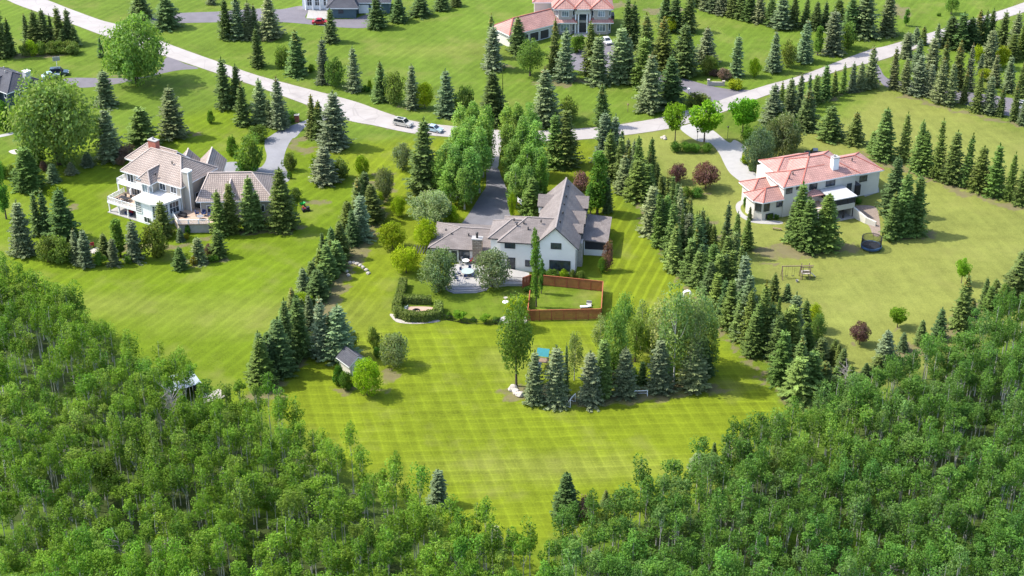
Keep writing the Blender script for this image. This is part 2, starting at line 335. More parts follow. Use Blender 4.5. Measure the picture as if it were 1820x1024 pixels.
def build_ground():
    xs = np.concatenate([[-4000,-1500,-700,-400,-280,-220], np.arange(-190, 190.01, 0.85), [220,280,400,700,1500,4000]])
    ys = np.concatenate([[-3000,-1200,-600,-350,-220,-160], np.arange(-130, 215.01, 0.85), [240,300,420,700,1500,5000]])
    X, Y = np.meshgrid(xs, ys); nx, ny = len(xs), len(ys)
    rs = np.random.RandomState(5)
    def wob(a, s):
        o = np.zeros(X.shape)
        for k in range(5):
            th = rs.uniform(0, 6.28); f = s*rs.uniform(0.6, 1.9); o += np.sin((X*np.cos(th)+Y*np.sin(th))*f+rs.uniform(0, 6.28))
        return a*o/2.2
    WX = X+wob(0.8, 0.9)+wob(0.5, 2.3); WY = Y+wob(0.8, 0.9)+wob(0.5, 2.3)
    tint = np.zeros(X.shape+(3,)); tint[:] = (0.080, 0.124, 0.013)
    def lay(mask, col):
        for i in range(3): tint[..., i] = tint[..., i]*(1-mask)+col[i]*mask
    lay(soft(WX, WY, LOT_L, 3), (0.090, 0.134, 0.006)); lay(soft(WX, WY, LOT_C, 3), (0.108, 0.140, 0.007))
    lay(soft(WX, WY, LOT_R, 4), (0.140, 0.156, 0.034)); lay(soft(WX, WY, YARD_C, 2), (0.078, 0.115, 0.009))
    for (c, rx, ry) in PALE:
        p = at(*c); d = np.hypot((WX-p.x)/rx, (WY-p.y)/ry); lay(np.clip(1.2-d, 0, 1)*0.45, (0.150, 0.160, 0.035))
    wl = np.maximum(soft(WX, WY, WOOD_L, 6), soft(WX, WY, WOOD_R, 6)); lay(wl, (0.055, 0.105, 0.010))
    dirt = np.zeros(X.shape)
    for pts, hw in DIRT:
        d = dist_line(WX, WY, px_line(pts)); dirt = np.maximum(dirt, np.clip((hw-d)/0.9+0.5, 0, 1))
    for ln in (up, dn):
        d = dist_line(WX*.3+X*.7, WY*.3+Y*.7, ln[::3]); dirt = np.maximum(dirt, .72*np.clip((.75-d)/.8+.5, 0, 1))
    for c, rx, ry in DIRT_SPOT:
        p = at(*c); d = np.hypot((WX-p.x)/rx, (WY-p.y)/ry); dirt = np.maximum(dirt, np.clip((1.15-d)*2.2, 0, 1))
    mow = np.zeros(X.shape+(3,))
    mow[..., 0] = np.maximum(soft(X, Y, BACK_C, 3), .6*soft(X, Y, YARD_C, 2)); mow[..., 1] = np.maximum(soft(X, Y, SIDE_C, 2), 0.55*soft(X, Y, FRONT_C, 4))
    mow[..., 2] = np.clip(soft(X, Y, LOT_R, 6), 0, 1)
    zz = 0.0*X
    verts = np.stack([X, Y, zz], -1).reshape(-1, 3)
    idx = np.arange(nx*ny).reshape(ny, nx)
    q = np.stack([idx[:-1, :-1], idx[:-1, 1:], idx[1:, 1:], idx[1:, :-1]], -1).reshape(-1, 4)
    me = bpy.data.meshes.new('ground'); me.vertices.add(len(verts)); me.vertices.foreach_set('co', verts.astype(np.float32).ravel())
    me.loops.add(q.size); me.loops.foreach_set('vertex_index', q.astype(np.int32).ravel())
    me.polygons.add(len(q)); me.polygons.foreach_set('loop_start', (np.arange(len(q))*4).astype(np.int32))
    for nm, arr in (('tint', np.concatenate([tint, dirt[..., None]], -1)), ('mow', np.concatenate([mow, wl[..., None]], -1))):
        a = me.attributes.new(nm, 'FLOAT_COLOR', 'POINT'); a.data.foreach_set('color', arr.reshape(-1, 4).astype(np.float32).ravel())
    me.update(calc_edges=True)
    # turf: tint of each lot, mowing lanes, dry and lush patches, bare earth
    m, nt, b = new_mat('turf')
    pos = nd(nt, 'ShaderNodeTexCoord').outputs['Object']
    ta = nd(nt, 'ShaderNodeAttribute', attribute_name='tint'); ma = nd(nt, 'ShaderNodeAttribute', attribute_name='mow')
    sp = nd(nt, 'ShaderNodeSeparateColor'); nt.links.new(ma.outputs['Color'], sp.inputs[0])
    wv = nd(nt, 'ShaderNodeTexNoise'); wv.inputs['Scale'].default_value = 0.12; wv.inputs['Detail'].default_value = 2
    nt.links.new(pos, wv.inputs['Vector'])
    def lanes(p, q, period, wobble, shape=2.2):
        """alternating mower lanes running along the ground direction p-q of the photograph"""
        a = at(*p); c = at(*q); d = (c-a); ang = math.atan2(d.y, d.x)+PI/2
        dn = nd(nt, 'ShaderNodeVectorMath', operation='DOT_PRODUCT'); nt.links.new(pos, dn.inputs[0]); dn.inputs[1].default_value = (math.cos(ang), math.sin(ang), 0)
        s = mth(nt, 'ADD', dn.outputs['Value'], mth(nt, 'MULTIPLY', wv.outputs['Fac'], wobble))
        s = mth(nt, 'SINE', mth(nt, 'MULTIPLY', s, 2*PI/period))
        return rng(nt, mth(nt, 'MULTIPLY', s, shape), -1, 1, -1, 1)
    def streaks(p, q, sc, stretch):
        a = at(*p); c = at(*q); d = c-a
        mp = nd(nt, 'ShaderNodeMapping'); mp.vector_type = 'TEXTURE'; mp.inputs['Rotation'].default_value = (0, 0, math.atan2(d.y, d.x)); mp.inputs['Scale'].default_value = (stretch, 1, 1)
        nt.links.new(pos, mp.inputs['Vector']); return rng(nt, noise(nt, mp.outputs[0], sc, 3.0), 0.3, 0.7, -1, 1)
    va = lanes((720,782), (749,865), 3.1, 0.7, 3.0); hb = lanes((760,760), (1200,748), 3.0, 0.9, 3.0)
    fade = rng(nt, noise(nt, pos, 0.09, 3.0), 0.3, 0.65, 0.35, 1.25)
    thin = mth(nt, 'ADD', rng(nt, lanes((720,782), (749,865), 1.55, 0.7, 1.0), 0.70, 0.98, 0.0, 0.13), rng(nt, lanes((760,760), (1200,748), 1.5, 0.9, 1.0), 0.55, 0.96, 0.0, 0.16))
    k1 = mth(nt, 'ADD', mth(nt, 'ADD', mth(nt, 'MULTIPLY', va, 0.07), mth(nt, 'MULTIPLY', hb, 0.06)), thin)
    k1 = mth(nt, 'MULTIPLY', k1, fade)
    k1 = mth(nt, 'MULTIPLY', k1, sp.outputs[0])
    k2 = mth(nt, 'MULTIPLY', rng(nt, lanes((1103,476), (1131,428), 2.1, 0.8, 1.0), 0.25, 0.95, -0.05, 0.30), sp.outputs[1])
    st1 = streaks((300,600), (480,470), 0.55, 22); st2 = streaks((1540,490), (1610,570), 0.7, 16); st3 = streaks((560,130), (900,60), 0.5, 20)
    oth = mth(nt, 'SUBTRACT', 1.0, mth(nt, 'MAXIMUM', sp.outputs[0], sp.outputs[1]), True)
    left = mth(nt, 'MULTIPLY', oth, mth(nt, 'SUBTRACT', 1.0, sp.outputs[2]))
    k3 = mth(nt, 'ADD', mth(nt, 'MULTIPLY', mth(nt, 'MULTIPLY', st2, 0.09), sp.outputs[2]), mth(nt, 'MULTIPLY', mth(nt, 'ADD', mth(nt, 'ADD', mth(nt, 'MULTIPLY', st1, 0.09), mth(nt, 'MULTIPLY', rng(nt, lanes((300,600), (480,470), 2.2, 1.2, 1.0), 0.2, 0.95, -0.03, 0.11), fade)), mth(nt, 'MULTIPLY', st3, 0.05)), left))
    big = rng(nt, noise(nt, pos, 0.045, 4.0), 0.3, 0.7, -0.13, 0.13); med = rng(nt, noise(nt, pos, 0.35, 4.0), 0.3, 0.7, -0.12, 0.12); fine = mth(nt, 'ADD', rng(nt, noise(nt, pos, 3.2, 3.0, 0.7), 0.25, 0.75, -0.22, 0.22), rng(nt, noise(nt, pos, 1.1, 3.0, 0.7), 0.3, 0.7, -0.07, 0.07))
    k = mth(nt, 'ADD', mth(nt, 'ADD', k1, k2), mth(nt, 'ADD', k3, mth(nt, 'ADD', big, mth(nt, 'ADD', med, fine))))
    k = mth(nt, 'ADD', k, 1.0)
    cc = nd(nt, 'ShaderNodeCombineColor')
    for i in range(3): nt.links.new(k, cc.inputs[i])
    grass = mixc(nt, 1.0, ta.outputs['Color'], cc.outputs[0], 'MULTIPLY')
    dry = rng(nt, noise(nt, pos, 0.10, 5.0, 0.6), 0.52, 0.75, 0, 0.55)
    grass = mixc(nt, dry, grass, (0.165, 0.165, 0.045, 1))
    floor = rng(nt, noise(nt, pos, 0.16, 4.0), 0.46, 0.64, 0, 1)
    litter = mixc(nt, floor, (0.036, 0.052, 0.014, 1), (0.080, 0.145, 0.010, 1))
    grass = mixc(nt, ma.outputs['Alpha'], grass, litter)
    earth = mixc(nt, noise(nt, pos, 0.8, 4.0), (0.10, 0.078, 0.048, 1), (0.16, 0.135, 0.075, 1))
    de = rng(nt, mth(nt, 'ADD', ta.outputs['Alpha'], rng(nt, noise(nt, pos, 0.55, 5.0, 0.65), 0.3, 0.7, -0.50, 0.18)), 0.32, 0.80)
    plug(nt, b.inputs['Base Color'], mixc(nt, mth(nt, 'MULTIPLY', de, 0.80), grass, earth))
    b.inputs['Roughness'].default_value = 0.95; b.inputs['Specular IOR Level'].default_value = 0.1
    bp = nd(nt, 'ShaderNodeBump'); bp.inputs['Strength'].default_value = 0.5; bp.inputs['Distance'].default_value = 0.08
    nt.links.new(noise(nt, pos, 5.0, 3.0, 0.7), bp.inputs['Height']); nt.links.new(bp.outputs[0], b.inputs['Normal'])
    me.materials.append(m)
    tag(link('ground', me), kind='structure')
build_ground()
# ------------------------------------------------------------------ road, drives and paths (sheets lying on the ground)
def sheet(name, outline, mat, z, n=4, straight=False):
    pts = outline if straight else smooth(outline, n, True)
    ar = sum(pts[i][0]*pts[(i+1) % len(pts)][1]-pts[(i+1) % len(pts)][0]*pts[i][1] for i in range(len(pts)))
    if ar < 0: pts = pts[::-1]
    mb = MB(); mb.face([(p[0], p[1], z) for p in pts], [(p[0], p[1]) for p in pts])
    return tag(mb.build(name, M[mat]), kind='structure')
rm = MB(); rm.face([(p[0], p[1], 0.05) for p in dn]+[(p[0], p[1], 0.05) for p in up[::-1]], [(p[0], p[1]) for p in dn]+[(p[0], p[1]) for p in up[::-1]])
# pale chip-sealed road with patches, wheel tracks and cracks
m, nt, b = new_mat('road_surface')
pos = nd(nt, 'ShaderNodeTexCoord').outputs['Object']
vo = nd(nt, 'ShaderNodeTexVoronoi', feature='DISTANCE_TO_EDGE'); vo.inputs['Scale'].default_value = 0.16; nt.links.new(pos, vo.inputs['Vector'])
base = mixc(nt, rng(nt, noise(nt, pos, 0.22, 5.0), 0.3, 0.7), (0.255,0.232,0.215,1), (0.305,0.282,0.265,1))
base = mixc(nt, rng(nt, noise(nt, pos, 0.06, 2.0), 0.55, 0.7, 0, 0.35), base, (0.22,0.20,0.20,1))
plug(nt, b.inputs['Base Color'], mixc(nt, rng(nt, vo.outputs['Distance'], 0.0, 0.02, 0.35, 0), base, (0.14,0.125,0.12,1)))
b.inputs['Roughness'].default_value = 0.92
M['road'] = m
tag(rm.build('road', m), kind='structure')
sheet('driveway', cl('DR',(480,330),(472,400),(464,500),(452,590),(530,590),(542,520),(560,440),(578,340)), 'concrete', 0.03)
sheet('driveway', cl('DR',(452,592),(446,660),(440,740),(400,800),(320,930),(240,1040),(200,1130),'HM',(200,420),(520,420),(640,300),'DR',(640,1010),(628,930),(622,840),(605,760),(560,660),(530,592)), 'asphalt', 0.02)
sheet('driveway', cl('T3',(1215,900),(1330,985),'M3',(1430,100),(1490,170),(1520,230),(1560,300),(1630,360),(1700,400),(1860,470),(1900,330),(1800,330),(1720,290),(1660,220),(1650,170),(1680,130),(1600,75),'T3',(1560,1000),(1470,930),(1420,890),(1400,830),(1280,870)), 'pale_concrete', 0.03)
sheet('driveway', cl('T2',(470,800),(350,850),(200,905),(100,965),'M2',(85,60),(80,120),(95,190),(70,250),(20,270),'M1',(1680,230),(1560,235),(1500,270),(1540,330),(1700,340),'M2',(60,380),(150,395),(250,360),(240,300),(212,240),(228,150),(270,70),'T2',(300,960),(380,880),(540,830)), 'old_asphalt', 0.02)
sheet('driveway', cl('T1',(1170,400),(1290,445),(1390,480),(1270,490),(1150,512),(850,582),(600,614),(520,600),(440,560),(520,545),(760,548),(1000,540),(1110,500)), 'purple_asphalt', 0.02)
sheet('driveway', cl('T1',(860,178),(940,165),(1250,162),(1560,156),(1780,150),'T2',(190,155),(360,168),(600,192),(810,190),(810,100),(700,132),(540,136),(370,132),(392,62),(330,42),(190,66),(60,60),'T1',(1560,80),(1260,92),(1040,118)), 'purple_asphalt', 0.02)
sheet('forecourt', cl('T2',(372,130),(392,50),(520,40),(520,134)), 'pale_concrete', 0.04, straight=True)
sheet('driveway', cl('T3',(1240,550),(1420,600),(1560,625),(1720,636),(1600,690),(1450,730),(1400,700),(1330,690),(1180,610),(900,540),(480,490),(420,400),(640,290),(740,285),(800,420),(1000,490)), 'purple_asphalt', 0.02)
sheet('driveway', cl('T4',(760,440),(800,470),(850,545),(1000,580),(1250,622),(1500,655),(1812,700),(2000,720),(2000,900),(1812,838),(1650,800),(1400,735),(1100,668),(900,628),(820,590),(770,520),(730,470)), 'purple_asphalt', 0.02)
sheet('garden_path', cl('HR',(130,530),(60,560),(38,600),(55,660),(110,712),(220,752),(440,762),(450,735),(250,722),(150,695),(95,650),(85,600),(125,562)), 'pale_concrete', 0.03)
sheet('gravel_patio', cl('HR',(1110,600),(1300,600),(1345,700),(1350,860),(1290,860),(1245,770),(1130,700)), 'gravel', 0.02)
sheet('concrete_pad', cl('HR',(1185,470),(1340,425),(1345,470),(1215,512)), 'pale_concrete', 0.03, straight=True)
sheet('garden_path', cl('T1',(-20,950),(90,925),(190,885),(175,905),(90,942),(-20,965)), 'pale_concrete', 0.03)
sheet('garden_path', cl('PT',(1440,760),(1500,720),(1570,715),(1800,730),(1800,800),(1600,800),(1460,800)), 'pale_concrete', 0.03)
sheet('garden_path', cl('M1',(60,155),(110,140),(160,145),(150,165),(100,175)), 'boulder', 0.03)
# ------------------------------------------------------------------ houses
class House:
    def __init__(s, name, loc, deg, label, cat='house', group=None):
        s.o = tag(empty(name, (loc[0], loc[1], 0), R(deg)), label, cat, group)
    def rot(s, a, p):
        c, t = math.cos(a), math.sin(a); return (p[0]*c-p[1]*t, p[0]*t+p[1]*c)
    def box(s, name, mat, u0, u1, v0, v1, z0, z1, parent=None):
        return MB().box(u0, u1, v0, v1, z0, z1).build(name, M[mat], parent or s.o)
    def prism(s, name, mat, poly, z0, z1): return MB().prism(poly, z0, z1).build(name, M[mat], s.o)
    def roof(s, mat, cap, u0, u1, v0, v1, ze, zr, along='u', i0=None, i1=None, gable=None, ov=0.5, fascia='white_paint', X=None, name='roof'):
        """hipped roof over the eave rectangle; i0, i1 = how far the ridge ends stand in from the two ends (0 = gable)"""
        if along == 'v': T = lambda a, b, z: Vector((b, a, z)); a0, a1, b0, b1 = v0, v1, u0, u1
        else: T = lambda a, b, z: Vector((a, b, z)); a0, a1, b0, b1 = u0, u1, v0, v1
        if X is not None: T0 = T; T = lambda a, b, z: X @ T0(a, b, z)
        h = (b1-b0)/2; bm = (b0+b1)/2
        i0 = h if i0 is None else i0; i1 = h if i1 is None else i1
        A, B, C, D = T(a0,b0,ze), T(a1,b0,ze), T(a1,b1,ze), T(a0,b1,ze); P, Q = T(a0+i0,bm,zr), T(a1-i1,bm,zr)
        flip = along == 'v'
        mb = MB()
        def add(pts):
            if flip: pts = pts[::-1]
            mb.face(pts)
        add([A,B,Q,P]); add([C,D,P,Q])
        if i1 > 0.01: add([B,C,Q])
        if i0 > 0.01: add([D,A,P])
        dz = Vector((0,0,0.24))
        f = MB()
        ring = [A,B,C,D] if (i0 > .01 and i1 > .01) else ([A,B,Q,C,D] if i0 > .01 else ([A,B,C,D,P] if i1 > .01 else [A,B,Q,C,D,P]))
        n = len(ring)
        for k in range(n):
            a, b = ring[k], ring[(k+1) % n]; q = [a-dz, b-dz, b, a]; f.face(q[::-1] if flip else q)
        if i0 > .01 and i1 > .01: f.face([p-dz for p in (ring if flip else ring[::-1])])
        else:
            for q in ((A,P,Q,B), (C,Q,P,D)): f.face([p-dz for p in (q[::-1] if flip else q)])
        r = mb.build(name, M[mat], s.o); f.build('fascia', M[fascia], r)
        if cap:
            c = MB(); up = Vector((0,0,0.05))
            if (P-Q).length > 0.1: c.bar(P+up, Q+up, 0.3, 0.12)
            if i0 > .01: c.bar(A+up, P+up, 0.26, 0.1); c.bar(D+up, P+up, 0.26, 0.1)
            if i1 > .01: c.bar(B+up, Q+up, 0.26, 0.1); c.bar(C+up, Q+up, 0.26, 0.1)
            c.build('ridge_cap', M[cap], r)
        if gable:
            for end, ii in ((a0+ov, i0), (a1-ov, i1)):
                if ii <= 0.01:
                    t = 0.3
                    sgn = 1 if end > (a0+a1)/2 else -1; end += sgn*.025
                    k = (zr-ze)/h
                    tri = [T(end,b0+ov,ze-0.3), T(end,b1-ov,ze-0.3), T(end,b1-ov,ze+ov*k-.25), T(end,bm,zr-0.25), T(end,b0+ov,ze+ov*k-.25)]
                    off = (T(1,0,0)-T(0,0,0))*(-sgn*t)
                    g = MB(); q = tri if (sgn > 0) != flip else tri[::-1]; g.face(q); g.face([p+off for p in q[::-1]]); g.build('gable_wall', M[gable], s.o)
        return r
    def win(s, p0, p1, t, z, w, h, frame='dark_trim', pane='glass', nx=1, ny=1, name='window', fw=0.1, parent=None):
        """window of w x h centred t metres along the wall p0-p1 (outside is to the right), sill to head about z"""
        p0 = Vector((p0[0], p0[1], 0)); p1 = Vector((p1[0], p1[1], 0)); d = (p1-p0).normalized(); n = Vector((d.y, -d.x, 0))
        X = Matrix((( d.x, n.x, 0, p0.x+d.x*t), (d.y, n.y, 0, p0.y+d.y*t), (0, 0, 1, z), (0,0,0,1)))
        f = MB(); x, y = w/2, h/2
        f.box(-x-fw, x+fw, -.05, .09, y, y+fw, X).box(-x-fw, x+fw, -.05, .12, -y-fw, -y, X).box(-x-fw, -x, -.05, .09, -y, y, X).box(x, x+fw, -.05, .09, -y, y, X)
        for i in range(1, nx): c = -x+w*i/nx; f.box(c-.035, c+.035, -.05, .075, -y, y, X)
        for i in range(1, ny): c = -y+h*i/ny; f.box(-x, x, -.05, .074, c-.035, c+.035, X)
        o = f.build(name, M[frame], parent or s.o)
        MB().box(-x, x, -.05, .04, -y, y, X).build('pane', M[pane], o)
        return o
    def rail(s, pts, z, h=1.0, mat='white_paint', fill=True, post=1.6, name='railing', gap=0.16):
        mb = MB()
        for a, b in zip(pts[:-1], pts[1:]):
            a = Vector((a[0], a[1], 0)); b = Vector((b[0], b[1], 0)); L = (b-a).length; n = max(1, int(L/post))
            mb.bar(a+Vector((0,0,z+h)), b+Vector((0,0,z+h)), 0.09, 0.08); mb.bar(a+Vector((0,0,z+.12)), b+Vector((0,0,z+.12)), 0.06, 0.06)
            for i in range(n+1):
                p = a.lerp(b, i/n); mb.box(p.x-.07, p.x+.07, p.y-.07, p.y+.07, z, z+h+.12)
            if fill:
                k = max(2, int(L/gap))
                for i in range(1, k):
                    p = a.lerp(b, i/k); mb.box(p.x-.025, p.x+.025, p.y-.025, p.y+.025, z+.1, z+h)
        return mb.build(name, M[mat], s.o)
    def vents(s, spots, mat='dark_trim'):
        for (u, v, z) in spots:
            MB().lathe([(0.16,0),(0.13,.45),(0.2,.5),(0.05,.58)], 8, (u, v, z)).build('roof_vent', M[mat], s.o)
    def dormer(s, side, vc, hw, ze, zr, u_in, u_out, wall, roofm, cap=None, window=True, zb=5.0, frame='dark_trim', mat_f='dark_trim', pane='glass'):
        """gabled dormer looking along +u (side=1), -u (side=-1) or -v (side=0) from the main roof"""
        a, b = (u_in, u_out)
        if side == 0:
            s.roof(roofm, cap, vc-hw-.25, vc+hw+.25, b-.25, a, ze, zr, 'v', 0, 0, None, .25, mat_f, name='dormer_roof')
            w = MB(); w.prism([(vc-hw, b), (vc+hw, b), (vc+hw, a), (vc-hw, a)], zb, ze-.02); w.face([(vc-hw, b, ze-.02), (vc+hw, b, ze-.02), (vc, b, zr-.3)])
            o = w.build('dormer_wall', M[wall], s.o)
            if window: s.win((vc-hw, b), (vc+hw, b), hw, (zb+ze)/2+.2, hw*1.1, (ze-zb)*.62, frame, pane, 2, 1)
        else:
            lo, hi = min(a, b), max(a, b)
            s.roof(roofm, cap, lo-(.25 if side < 0 else 0), hi+(.25 if side > 0 else 0), vc-hw-.25, vc+hw+.25, ze, zr, 'u', 0, 0, None, .25, mat_f, name='dormer_roof')
            w = MB(); w.box(lo, hi, vc-hw, vc+hw, zb, ze-.02); w.face([(b, vc-hw*side, ze-.02), (b, vc+hw*side, ze-.02), (b, vc, zr-.3)])
            o = w.build('dormer_wall', M[wall], s.o)
            if window: s.win((b, vc-hw*side), (b, vc+hw*side), hw, (zb+ze)/2+.2, hw*1.1, (ze-zb)*.6, frame, pane, 2, 1)
# ---- middle house: white stucco, brown-grey shingles
h = House('white_house', ca('HM',1048,665), -7, 'large white stucco house with grey-brown shingle roof and tall gable, middle of the photo')
h.box('wall', 'white_stucco', -8.7, -0.5, 0.8, 22.9, 0, 5.75)
h.roof('shingle', 'shingle_cap', -9.2, 0.1, 0.3, 23.4, 5.8, 10.3, 'v', 0, 0, 'white_stucco', .5, 'dark_trim')
h.box('wall', 'white_stucco', -15.4, -8.7, 0.85, 11.0, 0, 6.4)
h.roof('shingle', 'shingle_cap', -15.9, -8.4, 0.25, 11.6, 6.6, 9.5, 'u', 5.2, -3.8, None, .5, 'dark_trim')
h.box('wall', 'white_stucco', -17.5, -15.4, 2.1, 9.0, 0, 6.3)
h.roof('shingle', 'shingle_cap', -18.0, -9.6, 1.6, 9.5, 6.55, 9.0, 'u', 4.2, 0, None, .5, 'dark_trim')
h.box('wall', 'white_stucco', -29.6, -17.5, 3.2, 13.4, 0, 3.0)
h.roof('shingle', 'shingle_cap', -30.2, -15.6, 2.6, 14.0, 3.15, 5.2, 'u', 5.7, 0, None, .5, 'dark_trim')
c = h.box('chimney', 'fieldstone', -21.2, -19.3, 2.2, 3.5, 0, 5.7)
MB().box(-21.35, -19.15, 2.05, 3.65, 5.7, 5.9).build('chimney_cap', M['pale_concrete'], c); MB().lathe([(.22,0),(.22,.9),(.3,.95),(.3,1.1),(.08,1.25)], 8, (-20.3,2.8,5.9)).build('flue', M['black_metal'], c)
c = h.box('chimney', 'stone', -0.52, 0.5, 4.2, 6.2, 0, 5.2)
h.box('porch_wall', 'white_stucco', 0.4, 4.9, 9.3, 19.9, 0, 1.35)
h.box('porch_screen', 'screen', 0.55, 4.75, 9.25, 19.85, 1.36, 3.3)
for u, v in ((.5,9.3),(4.8,9.3),(4.8,13),(4.8,16.5),(4.8,19.8)): h.box('porch_post', 'white_paint', u-.1, u+.1, v-.1, v+.1, 1.35, 3.3)
mb = MB(); pr = [(0.1,8.7,3.75),(5.3,8.7,3.35),(5.3,20.4,3.35),(0.1,20.4,3.75)]
mb.face(pr); mb.face([(p[0],p[1],p[2]-.25) for p in pr[::-1]])
for k in range(4): a, b2 = pr[k], pr[(k+1)%4]; mb.face([(a[0],a[1],a[2]-.25),(b2[0],b2[1],b2[2]-.25),b2,a])
mb.build('porch_roof', M['shingle'], h.o)
h.dormer(-1, 19.0, 1.9, 6.6, 8.4, -5.6, -9.6, 'white_stucco', 'shingle')
h.dormer(1, 19.6, 1.9, 6.4, 8.2, -3.4, 0.3, 'dark_siding', 'shingle')
h.dormer(1, 12.6, 1.9, 6.4, 8.2, -3.4, 0.3, 'dark_siding', 'shingle')
h.dormer(1, 7.8, 1.3, 6.4, 7.7, -3.2, 0.2, 'dark_siding', 'shingle')
fr = ((-8.7,.8),(-.5,.8))
h.win(*fr, 4.3, 6.1, 1.9, 1.15, nx=3); h.win(*fr, 5.1, 1.75, 4.0, 2.2, nx=5)
fm = ((-15.4,.85),(-8.7,.85))
h.win(*fm, 1.9, 5.7, 1.9, 1.2, nx=3); h.win(*fm, 2.1, 1.5, 1.5, 2.7, nx=2, name='door'); h.win(*fm, 5.6, 1.9, 1.2, 1.2, nx=2)
fl = ((-29.6,3.2),(-17.5,3.2))
h.win(*fl, 6.6, 1.45, 2.0, 2.1, nx=3, name='door'); h.win(*fl, 2.2, 1.7, 2.4, 1.5, nx=4); h.win(*fl, 4.6, 1.3, .9, 2.1, name='door'); h.win(*fl, 11, 1.5, 1.4, 1.8, nx=2)
h.win((-29.6,13.4),(-29.6,3.2), 8, 1.7, 2.4, 1.5, nx=4)
h.win((-.5,.8),(-.5,22.9), 13, 1.9, 2.0, 1.4, nx=2)
mb = MB(); mb.tube([(-9.4,.6,6.5),(-9.3,.7,6.0),(-8.75,.7,5.6),(-8.75,.7,0)], .07, 5); mb.tube([(-.45,.7,5.5),(-.45,.7,0)], .07, 5); mb.build('downpipe', M['dark_trim'], h.o)
h.vents([(-12.5,3.8,8.7),(-11.2,4.4,8.8),(-10.2,3.2,8.2),(-13.2,5,9),(-7.8,4.6,9.2),(-22.5,6.2,4.5),(-26,6.4,4.3),(-27.5,8.6,4.0),(-3.9,4.0,9.6),(-3.8,8,9.6),(-3.9,12,9.5),(-3.8,15.6,9.6),(-3.9,20.5,9.5)])
for k in range(7): h.box('pergola_slat', 'dark_trim', -33.2+k*.55, -33.05+k*.55, 1.0, 4.4, 2.5, 2.7)
for u in (-33.1,-29.9):
    for v in (1.2,4.2): h.box('pergola_post', 'dark_trim', u-.1, u+.1, v-.1, v+.1, 0, 2.5)
# ---- left house: beige siding, tan tiles
LH = ca('HA',810,810,2.2)
h = House('beige_house', LH, -31, 'large beige three-level house with tan tiled roofs, white sunroom and white balconies at left')
h.box('wall', 'beige_siding', -16.7, -1.0, 1.8, 12.4, 0, 7.7)
h.roof('tan_tile', 'tan_cap', -17.3, -0.4, 1.2, 13.0, 7.8, 11.7, 'u', 3.9, 4.8)
h.box('wall', 'beige_siding', -20.4, -12, 7.2, 13.4, 0, 7.6)
h.roof('tan_tile', 'tan_cap', -21.0, -9, 6.6, 14.0, 7.7, 10.6, 'u', 3.4, 0)
h.prism('wall', 'beige_siding', [(-10.4,1.8),(-10.4,.2),(-9.9,-.5),(-8.0,-.5),(-7.5,.2),(-7.5,1.8)], 2.2, 7.7)
h.roof('tan_tile', 'tan_cap', -11.0, -6.9, -1.1, 5.2, 7.8, 9.9, 'v', 1.9, 0)
h.win((-9.9,-.5),(-8.0,-.5), .95, 6.4, 1.3, 1.9, 'white_paint', 'pale_glass', 2, 1); h.win((-8.0,-.5),(-7.5,.2), .43, 6.4, .6, 1.9, 'white_paint', 'pale_glass')
MB().box(-10.95,-9.6,-.9,.2,8.15,8.3).build('skylight', M['pale_glass'], h.o)
sun = [(-9.2,-3.7),(-4.5,-3.8),(-2.7,-3.2),(-1.5,1.8),(-9.2,1.8)]
h.prism('sunroom_wall', 'white_paint', sun, 0, 5.05)
h.prism('sunroom_roof', 'white_roof', [(-9.6,-4.1),(-4.4,-4.3),(-2.3,-3.7),(-1.0,1.75),(-9.6,1.75)], 5.05, 5.4)
h.win(sun[0], sun[1], 1.0, 3.6, 1.4, 2.3, 'white_paint', 'glass', 4, 5, fw=.12); h.win(sun[1], sun[2], .95, 3.4, 1.4, 2.6, 'white_paint', 'glass', 3, 5, fw=.12)
h.win(sun[2], sun[3], 3.4, 3.5, 2.2, 2.4, 'white_paint', 'glass', 3, 2, name='door', fw=.12); h.win(sun[2], sun[3], 1.2, 3.5, 1.2, 2.4, 'white_paint', 'glass', 3, 5, fw=.12)
h.win(sun[0], sun[1], 3.1, 1.1, 1.6, 1.2, 'white_paint', 'glass', 2, 1)
ff = ((-16.7,1.8),(-1.0,1.8))
for t, z, ww, hh, nx in ((1.6,6.4,1.6,2.1,2),(4.3,6.4,1.8,1.5,2),(10.6,6.5,1.5,1.4,2),(13.6,6.5,1.5,1.4,2),(2.6,3.7,2.4,2.1,3),(5.8,3.7,1.9,2.1,2),(2.2,1.1,2.2,1.9,3),(5.4,1.1,2.2,1.9,3)):
    h.win(*ff, t, z, ww, hh, 'white_paint', 'glass', nx, 1, fw=.13)
h.win((-1,1.8),(-1,12.4), 4.6, 3.9, 1.0, 1.2, 'white_paint', 'glass'); h.win((-1,1.8),(-1,12.4), 7.6, 6.4, 1.0, 1.2, 'white_paint', 'glass')
h.box('deck', 'deck_wood', -17.2, -9.2, -3.5, 1.8, 2.42, 2.62); h.box('deck_edge', 'white_paint', -17.3, -9.2, -3.62, -3.5, 2.2, 2.64)
for u in (-17.1,-14.4,-11.9,-9.4): h.box('deck_post', 'white_paint', u-.12, u+.12, -3.45, -3.2, 0, 2.42)
h.box('patio_slab', 'pale_concrete', -17.4, -9.2, -3.8, 1.8, 0, .12)
h.rail([(-17.2,1.6),(-17.2,-3.45),(-9.25,-3.45)], 2.62, 1.0)
h.box('balcony', 'white_paint', -18.1, -10.4, .55, 1.8, 4.85, 5.05); h.box('balcony', 'white_paint', -18.1, -16.7, 1.8, 6.5, 4.85, 5.05)
h.rail([(-18.0,6.4),(-18.0,.65),(-10.5,.65)], 5.05, 1.0)
for u in (-17.9,-14.3,-11.2): h.box('balcony_post', 'white_paint', u-.12, u+.12, .6, .85, 2.62, 4.85)
